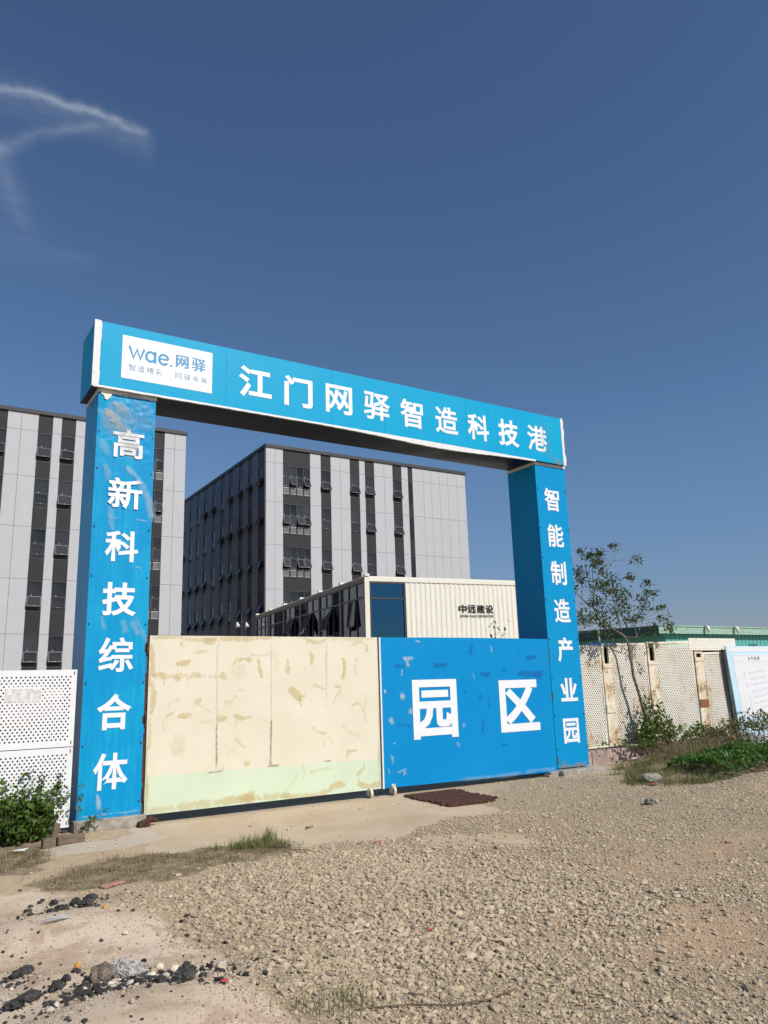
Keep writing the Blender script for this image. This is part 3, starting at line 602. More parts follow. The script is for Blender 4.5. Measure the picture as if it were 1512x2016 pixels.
WLP = [(0.44,4.91,0.59,4.78,0.062,0.60),(0.59,4.78,0.85,4.16,0.080,0.55),(0.11,4.92,0.18,4.67,0.056,0.40),(0.26,4.29,0.30,3.94,0.056,0.40),(0.63,2.64,0.72,2.44,0.064,0.50),(0.20,2.69,0.25,2.52,0.038,0.40),(0.49,2.64,0.52,2.46,0.051,0.40),(0.67,2.70,0.84,2.34,0.047,0.30),(0.03,5.29,0.17,5.05,0.087,0.40),(0.21,4.20,0.35,4.13,0.030,0.40),(0.64,3.41,0.72,3.39,0.017,0.70),(0.61,4.13,0.78,4.11,0.022,0.50),(0.24,0.31,0.28,0.11,0.048,0.80),(0.05,0.04,0.49,0.05,0.016,0.50),(0.49,0.05,0.83,0.06,0.023,0.40),]
CLUMPS = [(10.68, 4.44, 0.09), (10.78, 4.35, 0.08), (10.61, 4.26, 0.09), (10.4, 4.11, 0.09), (10.73, 4.12, 0.11), (11.25, 4.45, 0.1), (11.18, 4.26, 0.13), (11.1, 4.18, 0.1), (11.81, 4.65, 0.1), (11.7, 4.51, 0.08), (12.49, 4.33, 0.15), (10.67, 3.96, 0.14), (10.95, 3.95, 0.13), (10.42, 3.92, 0.09), (10.49, 3.76, 0.12), (11.37, 3.84, 0.13), (11.13, 3.7, 0.17), (10.69, 3.62, 0.17), (10.4, 3.59, 0.09), (11.4, 3.71, 0.11), (11.01, 3.5, 0.17), (11.75, 3.86, 0.1), (11.91, 3.68, 0.15), (12.21, 3.74, 0.1), (11.88, 3.44, 0.18), (12.23, 3.55, 0.11), (12.7, 3.55, 0.1), (12.6, 3.43, 0.1), (13.27, 3.65, 0.08), (11.53, 3.33, 0.14), (11.17, 3.32, 0.17), (10.87, 3.29, 0.14), (12.47, 3.21, 0.16), (12.99, 3.21, 0.1), (12.13, 3.22, 0.13), (11.32, 3.12, 0.21), (11.69, 3.08, 0.18), (11.04, 3.02, 0.17), (10.72, 2.95, 0.14), (10.5, 2.97, 0.15), (10.38, 2.85, 0.12), (11.43, 2.88, 0.16), (11.85, 2.89, 0.13), (12.17, 2.98, 0.13), (12.53, 2.93, 0.1), (11.04, 2.86, 0.14), (10.58, 2.74, 0.11), (13.1, 2.81, 0.1), (13.29, 2.73, 0.1), (12.54, 2.74, 0.15), (10.81, 2.62, 0.09), (11.11, 2.57, 0.11), (10.11, 2.97, 0.18), (9.97, 3.19, 0.18), (10.01, 3.5, 0.14), (9.85, 2.88, 0.18)]
P_CONC = [(-0.34, -0.91), (0.84, -0.35), (0.92, -1.19), (0.26, -1.59), (-0.43, -1.71)]
P_APRON = [(0.85, 0.17), (5.16, 0.34), (5.58, -1.34), (5.28, -2.24), (3.27, -2.95), (2.28, -2.7), (1.46, -2.49), (0.7, -2.62), (0.61, -1.42)]
P_BARE = [(3.36, -3.25), (4.31, -4.32), (3.97, -4.64), (3.43, -4.3), (3.12, -3.49)]
P_GRAVEL = [(1.73, -2.73), (3.09, -3.22), (4.81, -2.3), (6.3, -0.84), (8.62, 0.02), (9.37, -1.05), (9.94, -2.25), (10.82, -3.73), (1.62, -9.15), (-0.53, -7.57), (-0.15, -6.46), (-0.09, -5.92), (-0.18, -4.61), (-0.38, -3.75), (0.43, -3.7), (1.12, -3.3)]
P_DIRT1 = [(1.95, -6.33), (2.39, -6.5), (2.27, -7.07), (1.88, -7.33), (1.54, -7.06)]
P_DIRT2 = [(2.7, -6.93), (3.96, -7.3), (2.69, -8.08), (1.86, -8.19), (1.91, -7.72)]
P_DIRT3 = [(0.73, -7.43), (1.08, -7.6), (0.88, -7.9), (0.55, -7.74)]
P_SAND = [(-1.8, -1.97), (-0.88, -3.45), (-0.6, -4.18), (-0.31, -5.02), (-0.13, -6.01), (-0.53, -7.57), (-1.97, -6.51)]
P_SOIL = [(-1.08, -2.77), (-0.44, -2.33), (0.88, -2.43), (1.99, -1.88), (2.04, -2.77), (1.48, -3.29), (0.06, -3.32), (-0.91, -3.38)]
P_SOIL_R = [(9.34, -0.78), (10.75, -0.24), (11.79, -1.47), (9.87, -2.7), (8.55, -1.98)]
P_LITTER = [(-1.22, 0.2), (-0.09, 0.1), (-0.31, -1.39), (-0.86, -2.21), (-1.46, -2.74)]
P_PLANTS = [(11.06, 1.34), (14.46, 1.04), (17.14, -0.18), (10.82, -3.73), (9.94, -2.25), (10.69, -0.17)]
LUMPS = [(-1.41, -5.36, 0.132), (-1.52, -5.77, 0.137), (-1.1, -3.68, 0.052), (-0.87, -3.56, 0.063), (-0.87, -3.87, 0.069), (-0.72, -3.74, 0.079), (-0.59, -3.68, 0.09), (-0.73, -4.17, 0.092), (-0.89, -4.08, 0.084), (-0.97, -3.98, 0.059), (-0.93, -3.36, 0.036), (-1.05, -3.51, 0.035), (-0.42, -3.6, 0.028), (-1.05, -2.89, 0.029), (-0.96, -3.42, 0.036), (-0.67, -4.28, 0.033), (-1.26, -5.92, 0.067), (-1.19, -5.83, 0.056), (-1.1, -5.68, 0.045), (-1.11, -5.99, 0.055), (-1.06, -6.08, 0.055), (-0.87, -6.32, 0.054), (-0.77, -6.24, 0.049), (-0.8, -6.51, 0.052), (-0.7, -6.58, 0.093), (-1.01, -6.16, 0.036), (-0.43, -5.85, 0.047), (-0.11, -4.88, 0.04), (-0.65, -6.34, 0.03), (-0.54, -6.47, 0.042), (-0.63, -6.68, 0.029), (-0.59, -6.75, 0.023), (-1.35, -6.1, 0.029), (-1.25, -5.28, 0.027), (-0.81, -5.09, 0.029), (-0.74, -5.66, 0.034), (-0.69, -6.0, 0.039), (-0.14, -5.54, 0.022), (-0.36, -6.19, 0.039), (-0.6, -6.12, 0.029), (-0.47, -6.93, 0.028), (-0.24, -6.6, 0.024), (-0.09, -5.25, 0.019), (-0.46, -4.15, 0.021), (-1.02, -4.9, 0.026), (-1.29, -5.28, 0.02), (-0.94, -6.19, 0.027), (-0.9, -6.52, 0.029), (-0.47, -6.32, 0.025), (-0.39, -6.44, 0.028), (-0.45, -6.81, 0.026), (-0.42, -6.61, 0.021)]
P_DIRT4 = [(3.56, -5.39), (5.23, -5.15), (6.89, -5.58), (4.7, -6.9), (3.62, -6.59), (2.88, -6.41)]
P_DIRT5 = [(-0.03, -5.25), (0.57, -5.22), (0.48, -6.09), (0.06, -6.62), (-0.13, -6.26)]

# ------------------------------------------------------------------ lettering
def glyph_polys(ch, bx, by):
    """outline contours of one character, emboldened by bx/by (em)"""
    cs = [np.array([tuple(map(int, p.split(','))) for p in q.split()], float) / 1000 for q in G[ch].split('/')]
    def inside(p, c):
        x, y = c[:, 0], c[:, 1]
        x2, y2 = np.roll(x, -1), np.roll(y, -1)
        k = ((y > p[1]) != (y2 > p[1]))
        with np.errstate(divide='ignore', invalid='ignore'):
            xi = (x2 - x) * (p[1] - y) / (y2 - y) + x
        return int((k & (p[0] < xi)).sum()) % 2
    def area(c):
        return .5 * np.sum(c[:, 0] * np.roll(c[:, 1], -1) - np.roll(c[:, 0], -1) * c[:, 1])
    depth = [sum(inside(c[0], d) for j, d in enumerate(cs) if j != i) for i, c in enumerate(cs)]
    out = []
    for i, c in enumerate(cs):
        hole = depth[i] % 2 == 1
        if (area(c) > 0) == hole: c = c[::-1]
        e = np.roll(c, -1, 0) - c
        L = np.linalg.norm(e, axis=1, keepdims=True)
        n1 = np.stack([e[:, 1], -e[:, 0]], 1) / np.maximum(L, 1e-9)
        n0 = np.roll(n1, 1, 0)
        s = n0 + n1
        k = np.maximum(1 + (n0 * n1).sum(1, keepdims=True), .35)
        o = c + s / k * np.array([bx, by])
        if hole and area(o) >= -1e-4: continue
        out.append((hole, o, c))
    groups = []
    for h, o, c in out:
        if not h: groups.append([o, [], c])
    for h, o, c in out:
        if h:
            best = [g for g in groups if inside(c[0], g[2])]
            if best: min(best, key=lambda g: abs(area(g[2])))[1].append(o)
    return [[g[0]] + g[1] for g in groups]


def add_glyph(mb, ch, cx, cz, wd, ht, y, b=(.028, .024), mi=0, keep=None):
    gs = glyph_polys(ch, *b)
    allp = np.concatenate([g[0] for g in gs])
    lo, hi = allp.min(0), allp.max(0)
    sc = np.array([wd, ht]) / (hi - lo)
    if keep is not None: sc = np.array([keep, keep])
    mid = (lo + hi) / 2
    for gi, g in enumerate(gs):
        polys = [[Vector(((p[0] - mid[0]) * sc[0] + cx, 0, (p[1] - mid[1]) * sc[1] + cz)) for p in c] for c in g]
        flat = [p for c in polys for p in c]
        yy = y - .0002 * gi
        for kt, t in enumerate(tessellate_polygon([[Vector((p.x, p.z, 0)) for p in c] for c in polys])):
            a, b_, c_ = (flat[i] for i in t)
            cr = (b_.x - a.x) * (c_.z - a.z) - (b_.z - a.z) * (c_.x - a.x)
            if abs(cr) < 1e-10: continue
            t = t if cr > 0 else t[::-1]
            yk = yy - .00002 * (kt % 37)          # bold strokes may overlap: never in one plane
            mb.face([(flat[i].x, yk, flat[i].z) for i in t], mi)


def add_stroke(mb, pts, wd, y, mi=0, closed=False):
    """flat thick polyline in the x/z plane with mitred joints"""
    P = np.array(pts, float)
    n = len(P)
    L, Rr = [], []
    for i in range(n):
        a = P[i] - P[i - 1] if (i or closed) else P[1] - P[0]
        b = P[(i + 1) % n] - P[i] if (i < n - 1 or closed) else P[i] - P[i - 1]
        a /= np.linalg.norm(a); b /= np.linalg.norm(b)
        s = np.array([-a[1] - b[1], a[0] + b[0]])
        s /= max(1 + a @ b, .4)
        L.append(P[i] + s * wd / 2); Rr.append(P[i] - s * wd / 2)
    for i in range(n if closed else n - 1):
        j = (i + 1) % n
        mb.face([(Rr[i][0], y, Rr[i][1]), (Rr[j][0], y, Rr[j][1]), (L[j][0], y, L[j][1]), (L[i][0], y, L[i][1])], mi)


def decals(name, strokes, m, parent, yfun, off=(0, 0), seg=(8, 4), wmul=1.0, clip=None, bend=1.0):
    """brush marks / stains lying on a surface y = yfun(x, z)"""
    V, F, T = [], [], []
    for si, (x0, z0, x1, z1, wd, st) in enumerate(strokes):
        a, b = np.array([x0, z0]) - off, np.array([x1, z1]) - off
        d = b - a
        L = np.linalg.norm(d)
        d = d / max(L, 1e-6)
        nrm = np.array([-d[1], d[0]])
        wd = wd * wmul
        ext = wd * .5
        bow = rng.normal(0, .12) * min(L, .3) * bend
        nu, nv = seg
        base = len(V)
        for i in range(nu + 1):
            for j in range(nv + 1):
                u, v = i / nu, j / nv * 2 - 1
                wl = wd * (.55 + .95 * float(vnoise(si * 3.1 + u * (L + wd) / wd * .8, v * .3, 1.0, 91)))
                p = a - d * ext + d * (L + 2 * ext) * u + nrm * (v * wl * .85 + bow * math.sin(math.pi * u))
                if clip: p = np.array([min(max(p[0], clip[0]), clip[1]), min(max(p[1], clip[2]), clip[3])])
                eu = min(u, 1 - u) * (L + 2 * ext) / (wd * .9)
                e = min(1, eu) * (1 - abs(v) ** 2.2)
                V.append((p[0], yfun(p[0], p[1]) - .0004 - .00012 * si, p[1]))
                T.append((e, st, 0))
        for i in range(nu):
            for j in range(nv):
                q = base + i * (nv + 1) + j
                F.append((q, q + nv + 1, q + nv + 2, q + 1))
    me = np_mesh(name, np.array(V), np.array(F), m, {'tint': np.array(T)})
    o = link(name, me, parent)
    return o


# ------------------------------------------------------------------ ground
def in_poly(x, y, poly):
    r = np.zeros(x.shape, bool)
    n = len(poly)
    for i in range(n):
        x0, y0 = poly[i]
        x1, y1 = poly[(i + 1) % n]
        if y0 == y1: continue
        k = ((y0 > y) != (y1 > y)) & (x < (x1 - x0) * (y - y0) / (y1 - y0) + x0)
        r ^= k
    return r


def vnoise(x, y, s, seed=0):
    """smooth value noise 0..1"""
    x = np.asarray(x, float) / s + 137.3 * (seed + 1)
    y = np.asarray(y, float) / s + 71.7 * (seed + 2)
    xi, yi = np.floor(x).astype(np.int64), np.floor(y).astype(np.int64)
    fx, fy = x - xi, y - yi
    fx, fy = fx * fx * (3 - 2 * fx), fy * fy * (3 - 2 * fy)
    def h(a, b):
        k = (a * 374761393 + b * 668265263 + seed * 974711) & 0x7fffffff
        k = ((k ^ (k >> 13)) * 1274126177) & 0x7fffffff
        return ((k ^ (k >> 16)) & 0xffff) / 65535.0
    return (h(xi, yi) * (1 - fx) + h(xi + 1, yi) * fx) * (1 - fy) + (h(xi, yi + 1) * (1 - fx) + h(xi + 1, yi + 1) * fx) * fy


def soft(x, y, poly, blur=.16):
    acc = np.zeros(np.shape(x))
    k = 0
    wx = (vnoise(x, y, .55, 3) - .5) * .5 + (vnoise(x, y, .16, 5) - .5) * .18
    wy = (vnoise(x, y, .55, 4) - .5) * .5 + (vnoise(x, y, .16, 6) - .5) * .18
    for a in (-1, 0, 1):
        for b in (-1, 0, 1):
            acc += in_poly(x + wx + a * blur, y + wy + b * blur, poly)
            k += 1
    return acc / k


Z0 = -.15


def H(x, y):
    x, y = np.asarray(x, float), np.asarray(y, float)
    g = lambda cx, cy, sx, sy, a: a * np.exp(-((x - cx) / sx) ** 2 - ((y - cy) / sy) ** 2)
    far = np.clip((np.hypot(x - 4, y + 3) - 18) / 30, 0, 1)
    calm = 1 - np.exp(-(np.clip(np.abs(y + .2), 0, 9) / 1.6) ** 2) * ((x > -1) & (x < 10.5))
    h = Z0 + (vnoise(x, y, 1.7, 1) - .5) * .10 * calm + (vnoise(x, y, .5, 2) - .5) * .035 * calm + (vnoise(x, y, .17, 8) - .5) * .012 * calm
    h = h + g(-.95, -4.55, .75, .55, .15) + g(-.85, -6.75, .9, .5, .13) + g(-1.25, -5.75, .35, .3, .07)
    h = h + g(10.2, -3.4, 1.4, .5, .16) + g(.9, -5.0, 1.2, .9, .03) + g(2.6, -5.2, 1.5, .8, .03)
    h = h + g(12.5, -.9, 2.0, 1.2, .22) + g(9.4, -1.6, .9, .6, .05)
    h = h + g(-.9, .1, .8, .5, .04)
    return h * (1 - far) + (Z0 - .05) * far


def axis(lo, hi, st, reach):
    a = list(np.arange(lo, hi + 1e-6, st))
    d = st
    while a[-1] < reach:
        d *= 1.22
        a.append(a[-1] + d)
    d = st
    b = [lo]
    while b[-1] > -reach:
        d *= 1.22
        b.append(b[-1] - d)
    return np.array(b[:0:-1] + a)


gx_, gy_ = axis(-2.2, 13.5, .05, 1500), axis(-9.2, 1.2, .05, 1500)
XX, YY = np.meshgrid(gx_, gy_, indexing='ij')
nx, ny = XX.shape
ZZ = H(XX, YY)


def masks(x, y):
    conc = np.maximum(soft(x, y, P_APRON), np.maximum(.95 * soft(x, y, P_BARE), 0))
    gr = soft(x, y, P_GRAVEL, .34)
    dirt = np.maximum.reduce([soft(x, y, P_DIRT1, .34), soft(x, y, P_DIRT2, .4), soft(x, y, P_DIRT3, .28), .62 * soft(x, y, P_DIRT4, .4), .55 * soft(x, y, P_DIRT5, .25)])
    sand = soft(x, y, P_SAND, .12)
    deb = .62 * np.exp(-((x + .85) / .5) ** 2 - ((y + 6.08) / .22) ** 2) + .55 * np.exp(-((x + .8) / .35) ** 2 - ((y + 3.82) / .2) ** 2) + .4 * np.exp(-((x + 1.4) / .25) ** 2 - ((y + 5.7) / .35) ** 2)
    soil = np.maximum.reduce([deb, soft(x, y, P_SOIL), soft(x, y, P_SOIL_R), soft(x, y, P_LITTER), soft(x, y, P_PLANTS, .3) * .9])
    pad = soft(x, y, P_CONC, .04)
    return conc, sand, gr, dirt, soil, pad


near = (XX > -4) & (XX < 20) & (YY > -11) & (YY < 4)
mk = [np.zeros(XX.shape) for _ in range(6)]
for i, v in enumerate(masks(XX[near], YY[near])): mk[i][near] = v
V = np.stack([XX.ravel(), YY.ravel(), ZZ.ravel()], 1)
ii = np.arange(nx - 1)[:, None] * ny + np.arange(ny - 1)[None]
F = np.stack([ii, ii + ny, ii + ny + 1, ii + 1], -1).reshape(-1, 4)
gm = np_mesh('ground', V, F, M['ground'],
             {'mask_a': np.stack([mk[0].ravel(), mk[1].ravel(), mk[2].ravel()], 1),
              'mask_b': np.stack([mk[3].ravel(), mk[4].ravel(), mk[5].ravel()], 1)}, smooth=True)
tag(link('ground', gm), kind='structure')


# ------------------------------------------------------------------ buildings
FL = (22.95, 19.1, 14.95, 10.75, 6.45, 2.2)
TOP, COPE = 24.75, 24.40


def sash_mesh(name, wd, ht):
    """an awning sash hung at its top edge: z from 0 down, outwards is -y"""
    b = MB()
    f = .055
    b.box(0, wd, -.025, .03, -f, 0)
    b.box(0, wd, -.025, .03, -ht, -ht + f)
    b.box(0, f, -.025, .03, -ht + f, -f)
    b.box(wd - f, wd, -.025, .03, -ht + f, -f)
    b.box(f, wd - f, 0, .012, -ht + f, -f, 1)
    b.box(wd * .5 - .035, wd * .5 + .035, -.05, -.025, -ht + .01, -ht + .045, 2)
    return b.mesh(name, [M['frame'], M['glass'], M['rail']])


def stay_bars(mb, x, z, ht, ang):
    """the two scissor stays of an open sash"""
    for xx in x:
        mb.tube([(xx, .03, z - ht * .98), (xx, -math.sin(ang) * ht * .97, z - math.cos(ang) * ht * .97)], .012, 4)


WIN = {}


def window_meshes(wd):
    """frame, fixed pane and sash for a single window bay, top at z=0"""
    if wd in WIN: return WIN[wd]
    b = MB()
    b.box(0, wd, .03, .12, -.06, 0)
    b.box(0, .05, .03, .12, -2.43, -.06)
    b.box(wd - .05, wd, .03, .12, -2.43, -.06)
    b.box(.05, wd - .05, .03, .12, -1.25, -1.19)
    b.box(.05, wd - .05, .03, .12, -2.13, -2.07)
    b.box(0, wd, .0, .12, -2.49, -2.43)
    for k in range(3): b.box(.05, wd - .05, .05, .09, -2.41 + k * .09, -2.36 + k * .09)
    fr = b.mesh('window', M['frame'])
    p = MB()
    p.box(.05, wd - .05, .075, .09, -1.19, -.06)
    p.box(wd * .3, wd * .3 + .06, .06, .075, -1.16, -1.10, 1)
    pane = p.mesh('pane', [M['glass'], M['rail']])
    sash = sash_mesh('sash', wd - .06, .86)
    WIN[wd] = (fr, pane, sash)
    return WIN[wd]


def put_window(parent, x, y, z, wd, rz, open_ang):
    fr, pane, sash = window_meshes(wd)
    wob = link('window', fr, parent, (x, y, z), (0, 0, rz))
    link('pane', pane, wob)
    link('sash', sash, wob, (.03, .045, -1.24), (open_ang, 0, 0))


def wide_window(parent, x, y, z, wd, opens):
    n = 4
    c = wd / n
    b = MB()
    b.box(0, wd, .02, .12, -.06, 0)
    b.box(0, wd, .02, .12, -1.16, -1.10)
    b.box(0, wd, .02, .12, -2.12, -2.06)
    b.box(0, wd, .0, .12, -2.98, -2.92)
    for k in range(n + 1):
        xx = min(max(k * c - .03, 0), wd - .06)
        b.box(xx, xx + .06, .025, .115, -2.92, -.06)
    wob = b.build('window', M['frame'], parent, (x, y, z))
    for k in range(n):
        p = MB()
        p.box(k * c + .03, (k + 1) * c - .03, .075, .09, -1.10, -.06)
        p.box(k * c + .12, k * c + .18, .06, .075, -1.05, -.99, 1)
        p.build('pane', [M['glass'], M['rail']], wob)
        p = MB()
        p.box(k * c + .03, (k + 1) * c - .03, .085, .10, -2.92, -2.12)
        p.build('lower_pane', M['glass'], wob)
        link('sash', WIDE_SASH, wob, (k * c + .03, .045, -1.15), (R(-23) if opens[k] else 0, 0, 0))
    r = MB()
    for k in range(n):
        x0, x1 = k * c + .07, (k + 1) * c - .07
        r.box(x0, x1, .035, .055, -2.24, -2.20)
        r.box(x0, x1, .035, .055, -2.84, -2.81)
        for q in range(6):
            xx = x0 + (x1 - x0) * (q + .5) / 6
            r.box(xx - .011, xx + .011, .038, .052, -2.81, -2.24)
    r.build('railing', M['rail'], wob)


WIDE_SASH = sash_mesh('sash', .67, .90)


def facade(name, root, cols, s_min, s_max, tf, mats, joints=True):
    """cladding of one face. cols = (s0, s1, kind, joints); tf maps (s, d, z) boxes into root space"""
    light, dark = MB(), MB()
    for s0, s1, kind, js in cols:
        if kind == 'L':
            zz = (COPE,) + FL + (0,)
            xs = [s0] + list(js) + [s1]
            for a, b in zip(xs[:-1], xs[1:]):
                ga = .012 if a != s0 else 0
                gb = .012 if b != s1 else 0
                for zt, zb in zip(zz[:-1], zz[1:]):
                    tf(light, a + ga, b - gb, 0, .35, zb + (.012 if zb else 0), zt - (.012 if zt != COPE else 0))
        elif kind == 'D':
            zt = COPE
            for k in range(len(FL)):
                tf(dark, s0, s1, .03, .35, FL[k] - .12, zt)
                zt = FL[k] - 2.61
            tf(dark, s0, s1, .03, .35, 0, zt)
        elif kind == 'W':
            zt = COPE
            for k in range(len(FL)):
                tf(dark, s0, s1, .03, .35, FL[k] - .10, zt)
                zt = FL[k] - 3.08
            if zt > 0: tf(dark, s0, s1, .03, .35, 0, zt)
        elif kind == 'V':
            tf(dark, s0, s1, .03, .35, 0, COPE)
            for k in range(len(FL)):
                for q in range(24):
                    z = FL[k] - .25 - q * .1
                    tf(dark, s0 + .04, s1 - .04, .0, .03, z - .05, z)
        elif kind == 'P':
            tf(dark, s0, s1, .0, .35, 0, COPE)
    light.build('light_cladding' if name == 'front' else 'side_cladding', mats[0], root)
    dark.build('dark_cladding', mats[1], root)


def front_tf(mb, a, b, d0, d1, z0, z1):
    mb.box(a, b, d0, d1, z0, z1)


def side_tf(mb, a, b, d0, d1, z0, z1):
    mb.box(d0, d1, a, b, z0, z1)


TH = R(-.8)
# the far block seen through the gateway
bB = thing('office_building', 'dark sided office block seen through the gateway opening, two faces showing', 'building',
           (26.63, 54.53, 0), TH, 'striped office blocks')
colsB = [(0, 1.75, 'L', (.93,)), (1.75, 4.67, 'W', ()), (4.67, 5.83, 'L', ()), (5.83, 6.95, 'D', ()), (6.95, 9.13, 'L', (8.04,)),
         (9.13, 10.25, 'D', ()), (10.25, 10.9, 'L', ()), (10.9, 12.02, 'D', ()), (12.02, 14.26, 'L', (13.22,)), (14.26, 15.38, 'D', ()),
         (15.38, 16.18, 'L', ()), (16.18, 16.77, 'V', ()), (16.77, 23.8, 'L', (18.15, 19.17, 20.29, 21.39, 22.6))]
facade('front', bB, colsB, 0, 23.8, front_tf, (M['clad'], M['spandrel']))
sideB = [(.352, .81, 'P', ())]
wcols = [(.85, 1.93), (3.43, 4.51), (6.0, 7.08), (8.8, 9.88), (11.35, 12.43), (14.05, 15.13), (16.85, 17.93), (19.5, 20.58), (22.12, 23.2), (24.9, 25.98)]
pv = .81
for a, b in wcols:
    if a - pv > .1: sideB.append((pv, a, 'L', ()))
    sideB.append((a, b, 'D', ()))
    pv = b
sideB.append((pv, 34, 'L', (28, 31)))
facade('side', bB, sideB, 0, 34, side_tf, (M['clad_side'], M['black_clad']))
b = MB()
b.box(.35, 23.75, .35, 34, 0, COPE - .01)
b.build('core_wall', M['interior'], bB)
b = MB()
b.box(-.12, 23.9, -.12, 34.1, COPE, TOP)
bevel(b.build('coping', M['coping'], bB), .03)
opB = {5.83: (1, 0, 1, 0, 0, 0), 9.13: (1, 0, 1, 1, 0, 0), 10.9: (1, 1, 0, 1, 0, 0), 14.26: (1, 1, 1, 0, 1, 0)}
for s0, ops in opB.items():
    for k in range(5): put_window(bB, s0, 0, FL[k] - .12, 1.12, 0, R(-23) if ops[k] else 0)
for k, ops in enumerate(((0, 1, 0, 1), (1, 0, 1, 1), (1, 0, 1, 1), (0, 0, 0, 0), (0, 0, 0, 0))):
    wide_window(bB, 1.75, 0, FL[k] - .1, 2.92, ops)
opS = ['1110', '1111', '1111', '1110', '0110', '1011', '1011', '0010', '0011', '0110']
opS = ['11110', '11111', '11111', '11101', '01111', '10010', '10111', '00111', '00110', '01100']
for (a, bb), ops in zip(wcols, opS):
    for k in range(5): put_window(bB, 0, bb, FL[k] - .12, 1.08, R(-90), R(-33) if ops[k] == '1' else 0)

# the near block at the left, partly behind the left pillar
bA = thing('office_building', 'pale striped office block behind the white mesh fence and left pillar', 'building',
           (18.83, 54.6, 0), TH, 'striped office blocks')
colsA = [(-23.8, -16.77, 'L', (-22.6, -21.4, -20.3, -19.2, -18.1)), (-16.77, -15.75, 'L', ()), (-15.75, -14.63, 'D', ()),
         (-14.63, -12.33, 'L', (-13.61,)), (-12.33, -11.21, 'D', ()), (-11.21, -10.53, 'L', ()), (-10.53, -9.41, 'D', ()),
         (-9.41, -6.94, 'L', (-8.1,)), (-6.94, -5.82, 'D', ()), (-5.82, -4.84, 'L', ()), (-4.84, -1.92, 'W', ()), (-1.92, 0, 'L', (-1.01,))]
facade('front', bA, colsA, -23.8, 0, front_tf, (M['clad'], M['spandrel']))
b = MB()
b.box(-23.75, -.35, .35, 30, 0, COPE - .01)
b.build('core_wall', M['interior'], bA)
b = MB()
b.box(-.35, 0, .352, 30, 0, COPE - .01)
b.build('side_cladding', M['clad_side'], bA)
b = MB()
b.box(-23.9, .12, -.12, 30.1, COPE, TOP)
bevel(b.build('coping', M['coping'], bA), .03)
for s0, ops in {-15.75: (1, 0, 1, 0, 1), -12.33: (1, 0, 0, 1, 1), -10.53: (1, 1, 1, 0, 1), -6.94: (1, 0, 1, 0, 1)}.items():
    for k in range(5): put_window(bA, s0, 0, FL[k] - .12, 1.12, 0, R(-20) if ops[k] else 0)
for k, ops in enumerate(((0, 0, 0, 0), (0, 1, 0, 1), (0, 0, 0, 0), (0, 1, 0, 0), (0, 0, 0, 0))):
    wide_window(bA, -4.84, 0, FL[k] - .1, 2.92, ops)
o = MB()
o.box(-.02, .12, 3.0, 3.8, 20.2, 20.9)
o.build('side_vent', M['frame'], bA)

